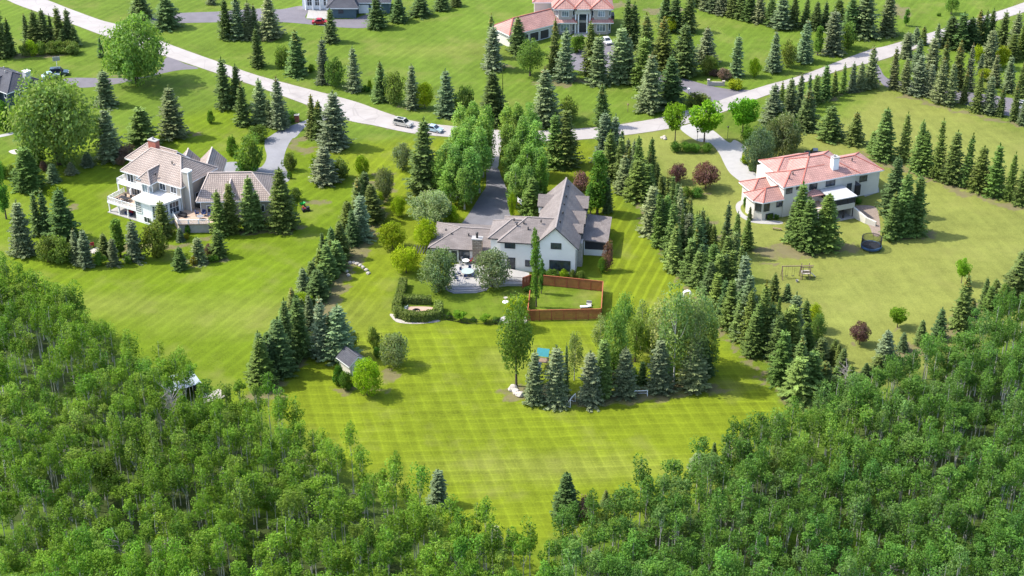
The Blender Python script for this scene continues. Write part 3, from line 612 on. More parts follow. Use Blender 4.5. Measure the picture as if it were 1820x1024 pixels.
h.box('rail_pillar', 'white_paint', -14.5, -14.2, .4, .7, 2.62, 4.4)
c = h.box('chimney', 'beige_siding', -.98, .55, 2.6, 3.7, 0, 10.9); MB().box(-1.1,.68,2.45,3.85,10.9,11.2).build('chimney_cap', M['white_paint'], c); MB().box(.45,.6,2.54,2.7,0,10.9).build('corner_board', M['white_paint'], c)
c = h.box('chimney', 'brick', -14.6, -12.5, 7.6, 8.8, 9.5, 13.0); MB().box(-14.7,-12.4,7.5,8.9,13.0,13.15).lathe([(.2,0),(.2,.5),(.1,.6)],8,(-13.6,8.2,13.15)).build('chimney_cap', M['pale_concrete'], c)
h.vents([(-11.6,7.6,11.2),(-7.6,1.6,8.9),(-5.8,5.0,10.6)])
h.prism('terrace', 'deck_wood', [(-1.4,-1.2),(2.2,-3.6),(7.6,0),(8.2,4.5),(-1.0,4.5)], 1.9, 2.15); h.prism('terrace_base', 'grey_stone_wall', [(-1.3,-.9),(2.2,-3.3),(7.3,.1),(7.9,4.4),(-1.0,4.4)], 0, 1.9)
h.rail([(-1.2,-1.2),(2.2,-3.5),(7.5,0)], 2.15, .95)
X = Matrix.Rotation(R(33), 4, 'Z')
def wr(u, v): q = X @ Vector((u, v, 0)); return (q.x, q.y)
mb = MB().box(4.0,18.8,1.0,12.4,0,4.9,X); mb.build('wall', M['beige_siding'], h.o)
h.roof('tan_tile', 'tan_cap', 3.2, 19.4, .4, 13.0, 5.0, 8.7, 'u', 2.2, 5.0, X=X)
for uc in (10.1,13.9):
    mb = MB().box(uc-1.0,uc+1.0,1.3,6,4.6,6.3,X); mb.face([X@Vector((uc-1,1.3,6.3)),X@Vector((uc+1,1.3,6.3)),X@Vector((uc,1.3,7.5))]); mb.build('dormer_wall', M['beige_siding'], h.o)
    h.roof('tan_tile', 'tan_cap', uc-1.35, uc+1.35, .95, 6.6, 6.25, 7.85, 'v', 0, 0, X=X, name='dormer_roof')
    h.win(wr(uc-1,1.3), wr(uc+1,1.3), 1.0, 5.6, 1.2, 1.2, 'white_paint', 'glass', 2, 1, fw=.13)
for uc in (6.0,9.5,13,16.5): h.win(wr(4,1), wr(18.8,1), uc-4, 3.0, 1.3, 1.5, 'white_paint', 'glass', 2, 1, fw=.13)
mb = MB().box(-3.4,6.3,15.4,22,0,4.4,X); mb.build('wall', M['beige_siding'], h.o)
h.roof('tan_tile', 'tan_cap', 1.0, 7.0, 13.6, 22.6, 4.5, 7.5, 'v', 0, 0, 'beige_siding', X=X); h.roof('tan_tile', 'tan_cap', -4.0, 1.6, 13.6, 22.6, 4.5, 7.3, 'v', 0, 0, 'beige_siding', X=X)
mb = MB(); mb.tube([(-1.1,1.72,7.6),(-1.1,1.72,2.2)], .08, 5); q = wr(4.05,.92); mb.tube([(q[0],q[1],4.9),(q[0],q[1],2.2)], .08, 5); mb.build('downpipe', M['white_paint'], h.o)
LHX = Matrix.Translation(Vector((LH.x, LH.y, 0))) @ Matrix.Rotation(R(-31), 4, 'Z')
# ---- right house: cream stucco, pink clay tiles
RH = ca('HR',475,430,7.2)
h = House('cream_house', RH, 22, 'cream two-level house with pink clay tile roofs and white porch roof at right')
h.box('wall', 'cream_stucco', .6, 18.0, .6, 12.2, 0, 7.1)
h.roof('pink_tile', 'pink_cap', 0, 12, 0, 7.8, 7.2, 8.75, 'u', 3.9, 0)
h.roof('pink_tile', 'pink_cap', 4.4, 18.7, .02, 12.8, 7.22, 9.9, 'u', 5.2, 5.6)
h.box('wall', 'cream_stucco', 2.7, 9.5, 7, 13.6, 0, 7.05)
h.roof('pink_tile', 'pink_cap', 2.0, 12, 6.4, 14.2, 7.15, 8.8, 'u', 3.8, 0)
h.box('wall', 'cream_stucco', 18, 25.9, 3.2, 12, 0, 5.5)
h.roof('pink_tile', 'pink_cap', 14.5, 26.5, 2.6, 12.6, 5.6, 7.7, 'u', 0, 4.6)
bay = [(.58,5.6),(-5.4,5.6),(-5.4,2.2),(-4.2,.8),(.58,.8)]
h.prism('bay_wall', 'cream_stucco', bay, 0, 4.35)
ev = [(-6.0,6.1,4.4),(-6.0,1.95,4.4),(-4.5,.2,4.4),(.6,.15,4.4),(.6,6.1,4.4)]; P1, P2 = (-2.4,3.1,6.2), (.6,3.1,6.2)
mb = MB(); mb.face([ev[0],ev[1],P1]); mb.face([ev[1],ev[2],P1]); mb.face([ev[2],ev[3],P2,P1]); mb.face([ev[4],ev[0],P1,P2]); r = mb.build('bay_roof', M['pink_tile'], h.o)
mb = MB()
for k in (0,1,2): mb.bar(Vector(ev[k])+Vector((0,0,.05)), Vector(P1)+Vector((0,0,.05)), .24, .1)
mb.bar(Vector(P1)+Vector((0,0,.05)), Vector(P2)+Vector((0,0,.05)), .24, .1); mb.build('ridge_cap', M['pink_cap'], r)
mb = MB().prism([(p[0],p[1]) for p in ev], 4.15, 4.38); mb.build('fascia', M['white_paint'], r)
h.box('wall', 'cream_stucco', -3.6, 2.7, 5.62, 10.6, 0, 4.3); h.roof('pink_tile', 'pink_cap', -4.2, 3, 5.3, 11.2, 4.42, 5.9, 'u', 3, 0)
h.win((-5.4,2.2),(-4.2,.8), .92, 3.0, 1.2, 1.8, 'dark_trim', 'glass', 2, 1); h.win((-4.2,.8),(.58,.8), 1.0, 3.0, 1.2, 1.8, 'dark_trim', 'glass', 2, 1); h.win((-4.2,.8),(.58,.8), 1.8, .8, 1.6, .9, 'dark_trim', 'glass', 2, 1); h.win((-4.2,.8),(.58,.8), 4.0, 3.2, 1.2, 1.2, 'dark_trim', 'glass', 2, 1)
f2 = ((.6,.6),(18,.6))
for t, z, ww, hh, nx in ((1.2,6.0,1.3,1.2,2),(3.6,6.3,1.3,.6,2),(7.0,6.1,1.7,1.5,2),(11.2,6.1,2.1,1.5,2),(16.0,4.0,1.0,1.9,1),(9.0,1.2,1.6,1.9,2)): h.win(*f2, t, z, ww, hh, 'dark_trim', 'glass', nx, 2)
h.win((18,3.2),(25.9,3.2), 3.8, 4.1, 1.7, 1.2, 'dark_trim', 'glass', 2, 1)
h.box('porch_roof', 'grey_roof', 9.1, 14.9, -5.2, .5, 4.78, 4.98)
h.box('porch_screen', 'screen', 9.4, 14.6, -4.9, .5, 3.4, 4.76); h.box('porch_band', 'cream_stucco', 9.35, 14.65, -4.95, .5, 2.2, 3.38)
for u in (9.5,12.2,14.5): h.box('porch_post', 'dark_trim', u-.13, u+.13, -4.9, -4.64, 0, 2.2)
h.box('porch_side_wall', 'cream_stucco', 14.2, 14.6, -4.6, .6, 0, 2.2); h.box('porch_slab', 'pale_concrete', 8.8, 14.8, -5.6, .6, 0, .12)
for u in (9.4,11.1,12.9,14.6): h.box('screen_post', 'dark_trim', u-.06, u+.06, -5.0, -4.9, 3.38, 4.78)
h.box('deck', 'deck_wood', 3.4, 9.3, -4.4, .6, 2.1, 2.3); h.rail([(3.5,.4),(3.5,-4.3),(9.3,-4.3)], 2.3, .95)
for u in (3.6,6.4): h.box('deck_post', 'white_paint', u-.1, u+.1, -4.3, -4.1, 0, 2.1)
for k in range(6): h.box('stair_tread', 'white_paint', 1.6, 3.4, -2.4-k*.3, -2.1-k*.3, 1.85-k*.33, 1.95-k*.33)
mb = MB(); e = [(6.0,.5,4.6),(6.3,-1.3,4.6),(9.2,-1.3,4.6),(9.6,.5,4.6)]; t_ = (7.8,.5,5.4)
mb.face([e[0],e[1],t_]); mb.face([e[1],e[2],t_]); mb.face([e[2],e[3],t_]); mb.prism([(p[0],p[1]) for p in e], 4.4, 4.58); mb.build('bay_roof', M['pink_tile'], h.o)
c = h.box('chimney', 'white_paint', 13.0, 14.4, 2.0, 3.2, 7.4, 10.7); MB().box(12.9,14.5,1.9,3.3,10.7,10.9).lathe([(.2,0),(.2,.45),(.1,.55)],8,(13.5,2.6,10.9)).build('chimney_cap', M['pale_concrete'], c)
h.box('stair_rail', 'black_metal', 18.05, 19.3, .2, 2.9, 2.0, 4.4)
mb = MB(); w0 = [(14.6,-4.4,2.3),(14.9,-6.5,1.9),(15.4,-8.6,1.4),(16.6,-10.4,1.0)]
for a, b2 in zip(w0[:-1], w0[1:]):
    d = Vector((b2[0]-a[0], b2[1]-a[1], 0)).normalized(); n = Vector((-d.y, d.x, 0))*.22
    A = [Vector((a[0],a[1],0))-n, Vector((b2[0],b2[1],0))-n, Vector((b2[0],b2[1],0))+n, Vector((a[0],a[1],0))+n]; Hh = [a[2],b2[2],b2[2],a[2]]
    Tt = [Vector((A[k].x,A[k].y,Hh[k])) for k in range(4)]
    mb.face(Tt)
    for k in range(4): mb.face([A[k],A[(k+1)%4],Tt[(k+1)%4],Tt[k]])
mb.build('retaining_wall', M['cream_stucco'], h.o)
h.vents([(2.4,2.0,8.1),(3.8,2.9,8.4),(9.8,6.6,10.0),(20.5,6.2,7.3)])
RHX = Matrix.Translation(Vector((RH.x, RH.y, 0))) @ Matrix.Rotation(R(22), 4, 'Z')
# ---- far house with pink roof at the top edge
TH = ca('U',1190,410)
h = House('stone_house', TH, 0, 'grand stone-fronted house with pink hipped roof and arched entrance, cut by the top edge')
h.box('wall', 'grey_stone_wall', -7.6, 7.8, .6, 12, 0, 7.1)
h.roof('pink_tile', 'pink_cap', -8.2, 8.4, .2, 12.6, 7.2, 10.6, 'u', 5, 5)
for u0, u1 in ((-7.2,-2.0),(2.4,7.8)):
    h.prism('bay_wall', 'grey_stone_wall', [(u0,.7),(u0+.9,-.5),(u1-.9,-.5),(u1,.7)], 0, 7.05)
    h.roof('pink_tile', 'pink_cap', u0-.5, u1+.5, -1.0, 6, 7.22, 9.3, 'v', 2.2, 0)
    h.roof('pink_tile', 'pink_cap', u0-.6, u1+.6, -1.5, 1.2, 3.6, 4.4, 'u', 1.2, 1.2, name='skirt_roof')
    a, b2 = (u0+.9,-.5), (u1-.9,-.5); L = u1-u0-1.8
    h.win(a, b2, L/2, 5.8, 1.7, 1.5, 'white_paint', 'pale_glass', 3, 1); h.win(a, b2, L/2, 1.9, 2.2, 1.9, 'white_paint', 'pale_glass', 3, 1)
    for q0, q1 in (((u0,.7),a), (b2,(u1,.7))): h.win(q0, q1, .75, 5.8, .7, 1.5, 'white_paint', 'glass'); h.win(q0, q1, .75, 1.9, .7, 1.9, 'white_paint', 'glass')
h.box('entry_wall', 'cream_stucco', -1.9, 2.2, -.3, .7, 5.6, 7.1); h.roof('pink_tile', 'pink_cap', -2.4, 2.8, -1.0, 5, 7.24, 9.2, 'v', 2.4, 0)
for u in (-1.8,-1.0,1.3,2.1): MB().lathe([(.24,0),(.2,.2),(.17,5.4),(.26,5.6)], 10, (u,-.2,0)).build('column', M['white_paint'], h.o)
o = MB().prism([(-1.1,.5),(1.4,.5),(1.4,.58),(-1.1,.58)], 3.6, 4.9).build('arched_window', M['glass'], h.o)
mb = MB(); arc = [(.15+1.25*math.cos(a), .5, 4.9+1.0*math.sin(a)) for a in [PI*k/10 for k in range(11)]]; mb.face(arc[::-1] if False else arc); mb.build('arch_pane', M['glass'], o)
h.box('door', 'dark_trim', -.9, 1.2, .45, .6, .3, 2.9); h.box('entry_step', 'pale_concrete', -2.2, 2.6, -1.8, .6, 0, .3); h.box('entry_step', 'pale_concrete', -2.6, 3.0, -2.6, -1.8, 0, .16)
h.box('wall', 'cream_stucco', -12.8, -7.6, 5.2, 12, 0, 7.1); h.roof('pink_tile', 'pink_cap', -13.4, -6, 4.6, 12.6, 7.2, 9.4, 'u', 3.6, 0)
h.box('balcony_box', 'dark_trim', 7.8, 8.8, 2, 5, 3.4, 4.4)
X = Matrix.Translation((-7.9,-2.9,0)) @ Matrix.Rotation(R(36), 4, 'Z')
MB().box(-13.9,1,.5,8.3,0,3.5,X).build('garage_wall', M['cream_stucco'], h.o)
h.roof('pink_tile', 'pink_cap', -14.5, 2.5, 0, 8.8, 3.6, 6.3, 'u', 4.4, 0, X=X)
for k in range(3):
    q0 = X @ Vector((-13.9,.5,0)); q1 = X @ Vector((1,.5,0)); h.win((q0.x,q0.y),(q1.x,q1.y), 4.6+3.4*k, 1.35, 2.8, 2.4, 'white_paint', 'dark_trim', 1, 1, name='garage_door')
# ---- slate-roofed house at the top edge (blue grey garage) and dark house at the left edge
BH = ca('T2',720,128)
h = House('blue_grey_house', BH, 0, 'blue-grey house with dark slate roof and white garage doors behind red car, top edge')
h.box('wall', 'blue_siding', -7.0, 0, 0, 9, 0, 3.0); h.roof('slate_shingle', 'slate_cap', -8.2, .8, -.5, 9.6, 3.05, 6.4, 'u', 4.4, 3.0)
h.box('wall', 'blue_siding', 0, 9, 3.9, 12, 0, 3.2); h.roof('slate_shingle', 'slate_cap', -3, 9.6, 3.2, 12.6, 3.35, 6.5, 'u', 0, 4.5)
h.win((0,3.9),(9,3.9), 1.9, 1.3, 2.6, 2.3, 'white_paint', 'white_paint', 1, 4, name='garage_door'); h.win((0,3.9),(9,3.9), 5.4, 1.3, 2.6, 2.3, 'white_paint', 'white_paint', 1, 4, name='garage_door')
h.win((-7,0),(0,0), 2.9, 1.9, 1.2, .8, 'dark_trim', 'glass', 2, 1)
h.box('wall', 'white_paint', -15.6, -7.0, 7.5, 15, 0, 5.6); h.roof('slate_shingle', 'slate_cap', -16.4, -4, 6.8, 15.6, 5.8, 8.6)
for u in (-14.6,-12.6,-10.6,-8.6): MB().lathe([(.3,0),(.22,.3),(.2,5.2),(.32,5.6)], 10, (u,7.0,0)).build('column', M['white_paint'], h.o)
for t in (2.0,4.2,6.6): h.win((-15.6,7.5),(-7,7.5), t, 2.2, 1.2, 2.2, 'white_paint', 'glass', 2, 2)
DH = ca('T1',75,820)
h = House('dark_house', DH, 52, 'dark blue house with black shingle roof at the left edge')
h.box('wall', 'dark_siding', .5, 10, .5, 13, 0, 5.9); h.roof('slate_shingle', 'slate_cap', 0, 10.6, 0, 13.6, 6, 8.8, 'v', 4.5, 4.5)
h.box('wall', 'dark_siding', -3, .5, 3.5, 12, 0, 5.8); h.roof('slate_shingle', 'slate_cap', -3.6, 5, 3.0, 9.5, 6.05, 7.9, 'u', 3, 0)
c = h.box('chimney', 'grey_roof', 6.6, 8.0, .9, 2.3, 4, 9.0); MB().box(6.5,8.1,.8,2.4,9.0,9.2).build('chimney_cap', M['white_paint'], c)
h.win((.5,13),(.5,.5), 11.6, 5.0, .9, 1.2, 'white_paint', 'glass'); h.win((.5,.5),(10,.5), 4, 4.4, 1.4, 1.3, 'white_paint', 'glass', 2, 1)
h.vents([(4.5,6,8.6),(5.6,8,8.7),(6.5,4,8.0)], 'pale_concrete')
# ---- garden shed and carport
h = House('garden_shed', ca('L2',735,725), 38, 'small beige garden shed with dark pitched roof behind the yellow-green tree', 'shed')
h.box('wall', 'cream_stucco', -1.6, 1.6, 0, 3.6, 0, 2.3); h.roof('slate_shingle', 'slate_cap', -2.0, 2.0, -.35, 4.0, 2.25, 3.7, 'v', 0, 0, 'cream_stucco', .35, 'white_paint')
h.win((-1.6,0),(1.6,0), 2.1, 1.5, .7, .7, 'white_paint', 'glass', 2, 2); h.win((-1.6,0),(1.6,0), .9, 1.0, .9, 1.9, 'white_paint', 'cream_stucco', 1, 1, name='door')
h = House('carport', ca('L1',1210,925), 34, 'open metal-roofed carport at the edge of the aspen wood at left', 'carport')
for u in (0,2.8,5.6):
    for v in (0,3.6): h.box('post', 'dark_trim', u-.09, u+.09, v-.09, v+.09, 0, 2.6+(.6 if v else 0))
mb = MB(); q = [(-.5,-.5,2.6),(6.1,-.5,2.6),(6.1,4.1,3.35),(-.5,4.1,3.35)]; mb.face(q); mb.face([(p[0],p[1],p[2]-.1) for p in q[::-1]])
for k in range(4): a, b2 = q[k], q[(k+1)%4]; mb.face([(a[0],a[1],a[2]-.1),(b2[0],b2[1],b2[2]-.1),b2,a])
r = mb.build('roof', M['metal_roof'], h.o)
for k in range(7): MB().bar((-.4+k*.95,-.5,2.64),(-.4+k*.95,4.1,3.39),.06,.05).build('roof_rib', M['steel'], r)
h.o.scale = (.88,.88,.88)
h.box('back_wall', 'dark_siding', 5.5, 5.6, 0, 3.6, 0, 2.7); h.box('side_wall', 'dark_siding', 0, 5.6, 3.55, 3.65, 0, 2.9)
h = House('low_platform', ca('L1',1470,900), 34, 'low pale timber platform on the grass beside the carport', 'platform')
for k in range(10): h.box('plank', 'stone', -1.6+k*.42, -1.21+k*.42, -1.3, 1.6, .18, .26)
h.box('frame', 'play_wood', -1.6, 2.6, -1.25, 1.55, 0, .18)
# ------------------------------------------------------------------ trees
def card_mesh(name, Q, col, mat):
    n = len(Q); me = bpy.data.meshes.new(name)
    me.vertices.add(n*4); me.vertices.foreach_set('co', Q.astype(np.float32).ravel())
    me.loops.add(n*4); me.loops.foreach_set('vertex_index', np.arange(n*4, dtype=np.int32))
    me.polygons.add(n); me.polygons.foreach_set('loop_start', np.arange(n, dtype=np.int32)*4)
    a = me.attributes.new('leaf', 'FLOAT_COLOR', 'POINT')
    c = np.concatenate([np.repeat(col, 4, axis=0), np.ones((n*4, 1))], 1); a.data.foreach_set('color', c.astype(np.float32).ravel())
    me.materials.append(mat); me.update(calc_edges=True); return me
def unit(v): return v/np.maximum(np.linalg.norm(v, axis=-1, keepdims=True), 1e-9)
def needles(seed, H=10.0, Rb=2.0, levels=30, droop=0.28, power=0.85, dens=1.0, brown=0.0, gap=0.0, lean=0.0):
    """whorls of drooping boughs, each bough a spray of flat needle twigs"""
    rs = np.random.RandomState(seed); P, D, W, L, C = [], [], [], [], []
    for lv in range(levels):
        f = (lv+rs.uniform(-.3,.3))/levels; f = min(max(f, 0), .985)
        z = H*(0.035+0.945*f); r = Rb*(1-f)**power*rs.uniform(.78,1.14)+0.10
        if gap and rs.rand() < gap: r *= .65
        nb = int((6+7*(1-f))*dens)
        ph = rs.uniform(0, 6.28); bc = rs.uniform(.84,1.18)
        for b in range(nb):
            an = ph+6.283*b/nb+rs.uniform(-.25,.25); ln = r*rs.uniform(.60,1.18); ns = max(2, int(ln/.30)+1)
            dr = droop*rs.uniform(.6,1.4)-0.45*f; cb = bc*rs.uniform(.82,1.2)
            for k in range(ns):
                t = (k+.6)/ns; rad = ln*t; zz = z-dr*ln*t+.22*ln*t*t*(1 if f < .9 else 0)
                for sd in (-1, 1):
                    a2 = an+sd*rs.uniform(.45,.95); P.append((rad*math.cos(an), rad*math.sin(an), zz))
                    D.append((math.cos(a2), math.sin(a2), rs.uniform(-.45,.1)-(.5 if f > .9 else 0)*0)); L.append((.30+.34*(1-t)*min(1, ln))*rs.uniform(.8,1.25)); W.append(rs.uniform(.17,.27))
                    br = brown and f > 1-brown and rs.rand() < .6
                    C.append((cb*1.55, cb*.95, cb*.85) if br else (cb*rs.uniform(.85,1.15),)*3)
            P.append((ln*.8*math.cos(an), ln*.8*math.sin(an), z-dr*ln*.8+.14*ln)); D.append((math.cos(an), math.sin(an), .12)); L.append(.42); W.append(.2); C.append((cb*1.08,)*3)
    for k in range(8): # leader
        P.append((0,0,H*(.955+.005*k))); a = rs.uniform(0,6.28); D.append((math.cos(a)*.35, math.sin(a)*.35, 1)); L.append(.42); W.append(.15); C.append((1.,)*3 if not brown else (1.4,.95,.8))
    P, D, L, W = np.array(P), unit(np.array(D)), np.array(L)[:,None], np.array(W)[:,None]
    P[:,0] += lean*P[:,2]
    up = rs.normal(0, .45, P.shape)+np.array([0,0,1.]); S = unit(np.cross(D, up))
    T = P+D*L
    Q = np.stack([P-S*W*.5, P+S*W*.5, T+S*W*.34, T-S*W*.34], 1)
    # inner fill: random needle cards inside the crown, slightly darker on average
    n = int(420*dens); f = rs.rand(n); zz = H*(.03+.9*f); rr = Rb*(1-f)**power*np.sqrt(rs.rand(n))*.6; an = rs.rand(n)*6.283
    c = np.stack([rr*np.cos(an)+lean*zz, rr*np.sin(an), zz], -1); a = unit(rs.normal(size=(n,3))); b = unit(np.cross(a, rs.normal(size=(n,3))))
    Q2 = np.stack([c-a*.24-b*.13, c-a*.24+b*.13, c+a*.24+b*.13, c+a*.24-b*.13], 1)
    col = np.concatenate([np.array(C), np.repeat(rs.uniform(.7,1.1,(n,1)), 3, 1)], 0)
    return np.concatenate([Q, Q2], 0), col
def leaves(seed, H, Rw, cb, nclump=26, per=80, cs=0.34, rc=0.30, shape='oval', upw=0.35, spread=1.0):
    """leaf sprays gathered in clumps through the crown; gaps between the clumps"""
    rs = np.random.RandomState(seed); cz = (cb+H)/2; hz = (H-cb)/2; Q, C, cen = [], [], []
    for k in range(nclump):
        d = unit(rs.normal(size=3)); rad = rs.uniform(.35, 1)**.6
        x, y, zf = d[0]*rad, d[1]*rad, d[2]*rad
        if shape == 'pole': zf = rs.uniform(-1, 1); a = rs.uniform(0, 6.28); q = rs.uniform(.2,.9); x, y = q*math.cos(a), q*math.sin(a)
        t = (zf+1)/2
        if shape == 'oval': wf = 1.0
        elif shape == 'pole': wf = math.sin(PI*min(max(.12+.80*t, 0), 1))**.6
        elif shape == 'cone': wf = 1.15-.55*t
        elif shape == 'vase': wf = .70+.45*t
        elif shape == 'feather': wf = 1.1-.45*t
        c = np.array([x*Rw*(1-rc*.7)*wf, y*Rw*(1-rc*.7)*wf, cz+zf*hz*(1-rc*.55)]); cen.append(c)
        r = Rw*rc*rs.uniform(.75,1.3); rz = r*({'pole': 1.6, 'cone': 1.9, 'feather': 2.0}.get(shape, 1.0))
        n = int(per*rs.uniform(.7,1.3)); u = unit(rs.normal(size=(n,3))); rr = rs.uniform(.35,1.0,(n,1))**.5
        p = c+u*rr*np.array([r, r, rz])*spread
        out = unit(p-np.array([0,0,cz-hz*.3])); nn = unit(rs.normal(size=(n,3))*.75+out*.45+np.array([0,0,upw]))
        a = unit(np.cross(nn, rs.normal(size=(n,3)))); b = np.cross(nn, a); s = cs*rs.uniform(.65,1.35,(n,1))
        Q.append(np.stack([p-a*s*.62, p-b*s*.40, p+a*s*.62, p+b*s*.40], 1))
        k_ = rs.uniform(.82,1.2); g = k_*rs.uniform(.78,1.22,(n,1)); hue = rs.uniform(-.08,.08)
        C.append(np.concatenate([g*(1+hue), g, g*(1-hue*1.5)], 1))
    return np.concatenate(Q), np.concatenate(C), cen
def trunk_mb(seed, H, r, cen, bend=0.03, top=.82, limbs=7, multi=1, sides=7):
    rs = random.Random(seed); mb = MB()
    for m_ in range(multi):
        ox = 0 if multi == 1 else rs.uniform(-.16,.16)*H*.5; oy = 0 if multi == 1 else rs.uniform(-.12,.12)*H*.5
        pts = []; rad = []
        for k in range(6):
            t = k/5; pts.append((ox*(0.35+.65*t)+rs.uniform(-1,1)*bend*H*t*.5, oy*(.35+.65*t)+rs.uniform(-1,1)*bend*H*t*.5, H*top*t)); rad.append(r*(1.25 if k == 0 else 1-.78*t)/(1 if multi == 1 else 1.4))
        mb.tube(pts, rad, sides)
        cc = sorted(cen, key=lambda c: rs.random())[:limbs]
        for c in cc:
            t = min(max((c[2]/H)*.72, .18), .74); i = min(int(t*5), 4); f = t*5-i
            p = Vector(pts[i]).lerp(Vector(pts[i+1]), f); q = Vector(c); mid = p.lerp(q, .55)+Vector((0,0,-.04*H))
            mb.tube([p, mid, q], [r*.34, r*.24, r*.08], 5)
    return mb
PROTO = {}
def proto(kind, i, H, W, crown_me, trunk_me, cname='crown'): PROTO.setdefault(kind, []).append((H, W, crown_me, trunk_me, cname))
def spruce_trunk(H): return MB().tube([(0,0,0),(0,0,H*.3),(0,0,H*.92)], [.20,.15,.03], 7).mesh('trunk', M['bark'])
sp_tr = spruce_trunk(10)
for i, a in enumerate([(11,2.05,28,.30,.72,1.1,0,0,0),(12,2.15,25,.36,.70,1.05,0,.14,.006),(13,1.9,30,.25,.80,1.05,0,.12,-.006),(14,2.0,22,.24,.75,1.15,0,.1,.003),(15,2.2,24,.42,.62,.95,0,.22,.01),(16,1.9,26,.2,.66,1.1,0,.18,-.01),(17,2.1,21,.32,.85,.9,.08,.25,.004)]):
    Q, C = needles(a[0], 10, a[1], a[2], a[3], a[4], a[5], a[6], a[7], a[8]); proto('spruce', i, 10, 2*a[1], card_mesh('spruce_boughs', Q, C, M['needle']), sp_tr, 'boughs')
for i, a in enumerate([(21,2.0,18,.20,.75,1.4,0,0,0),(22,2.1,20,.16,.74,1.3,0,.08,.004),(23,2.0,19,.26,.68,1.3,0,.2,-.006),(24,2.0,22,.22,.82,1.2,.05,.15,.006)]):
    Q, C = needles(a[0], 10, a[1], a[2], a[3], a[4], a[5], a[6], a[7], a[8]); proto('layered', i, 10, 2*a[1], card_mesh('blue_spruce_boughs', Q, C, M['needle']), sp_tr, 'boughs')
for i, a in enumerate([(31,1.9,28,.30,.88,1.0,.22,.1,0),(32,2.0,26,.28,.85,.95,.16,.15,-.004)]):
    Q, C = needles(a[0], 10, a[1], a[2], a[3], a[4], a[5], a[6], a[7], a[8]); proto('coned', i, 10, 2*a[1], card_mesh('coned_spruce_boughs', Q, C, M['needle']), sp_tr, 'boughs')
for i, a in enumerate([(41,1.75,22,.22,.9,.75,0,.3,.008),(42,1.6,24,.3,.8,.7,0,.25,-.008)]):
    Q, C = needles(a[0], 10, a[1], a[2], a[3], a[4], a[5], a[6], a[7], a[8]); proto('thin', i, 10, 2*a[1], card_mesh('thin_spruce_boughs', Q, C, M['needle']), sp_tr, 'boughs')
def mk(kind, n, seed, H, W, cb, bark='bark', tr=.16, multi=1, **kw):
    for i in range(n):
        Q, C, cen = leaves(seed+i, H, W/2, cb, **kw); proto(kind, i, H, W, card_mesh(kind+'_leaves', Q, C, M['leaf']), trunk_mb(seed+i, H, tr, cen, multi=multi).mesh('trunk', M[bark]))
mk('round', 3, 100, 8, 8, 1.0, nclump=70, per=95, cs=.29, rc=.235, spread=1.2)
mk('olive', 3, 110, 7, 7.4, .4, nclump=66, per=95, cs=.25, rc=.235, spread=1.25, multi=3, tr=.12)
mk('oval', 3, 120, 11, 7, 2.0, nclump=70, per=66, cs=.28, rc=.20, shape='feather', tr=.2, spread=1.35)
mk('poplar', 5, 140, 14, 4.6, .8, bark='aspen_bark', nclump=64, per=74, cs=.26, rc=.21, shape='cone', tr=.15, spread=1.45)
mk('column', 3, 160, 12, 2.6, .4, nclump=56, per=75, cs=.23, rc=.40, shape='pole', tr=.14)
mk('lollipop', 3, 180, 6, 4.6, 1.7, nclump=36, per=110, cs=.24, rc=.30, shape='vase', tr=.11, spread=1.1)
mk('shrub', 3, 200, 3, 3.6, .0, nclump=28, per=90, cs=.19, rc=.32, tr=.05, multi=3, spread=1.1)
mk('thicket', 2, 220, 10, 12, .5, nclump=110, per=95, cs=.34, rc=.185, tr=.16, multi=4, spread=1.25)
mk('wispy', 4, 240, 12, 5, 1.4, bark='aspen_bark', nclump=50, per=50, cs=.26, rc=.20, shape='feather', tr=.13, spread=1.5)
mk('low', 2, 260, 1.2, 2.4, .0, nclump=18, per=70, cs=.16, rc=.36, tr=.03, multi=3)
ASP = [(1.75,6.6,11,84,.39,1.15),(1.6,7.2,10,84,.42,1.15),(1.9,6.0,14,80,.36,1.2),(1.45,7.6,9,80,.45,1.1),(1.75,6.8,12,70,.36,1.3),(2.0,5.2,17,76,.33,1.2),(1.5,7.9,8,84,.42,1.15),(2.3,4.6,22,74,.30,1.2),(1.3,5.4,10,60,.40,1.35),(1.8,4.2,16,66,.34,1.3)]
for i, (rw, cb_, ncl, per_, rc_, spr) in enumerate(ASP):
    Q, C, cen = leaves(300+i, 12.5, rw, cb_, nclump=ncl, per=per_, cs=.245, rc=rc_, shape=('oval','feather','oval')[i % 3], upw=.4, spread=spr)
    proto('aspen', i, 12.5, 2*rw, card_mesh('aspen_leaves', Q, C, M['leaf']), trunk_mb(300+i, 12.5, .095, cen, .025, .9, 5, sides=5).mesh('trunk', M['aspen_bark']))
def bare(seed, H):
    rs = random.Random(seed); mb = MB(); mb.tube([(0,0,0),(rs.uniform(-.2,.2),rs.uniform(-.2,.2),H*.5),(rs.uniform(-.3,.3),rs.uniform(-.3,.3),H)], [.13,.09,.02], 5)
    for k in range(26):
        z = H*rs.uniform(.35,.96); a = rs.uniform(0,6.28); L = H*rs.uniform(.08,.2); p = Vector((0,0,z)); q = p+Vector((math.cos(a)*L, math.sin(a)*L, L*rs.uniform(.3,1.1))); mb.tube([p,q],[.05,.012],4)
        for j in range(3): e = p.lerp(q, rs.uniform(.4,1)); mb.tube([e, e+Vector((rs.uniform(-.5,.5),rs.uniform(-.5,.5),rs.uniform(.1,.7)))],[.022,.008],3)
    return mb.mesh('bare_branches', M['dead_wood'])
BARE = [bare(400+i, 9.5) for i in range(3)]
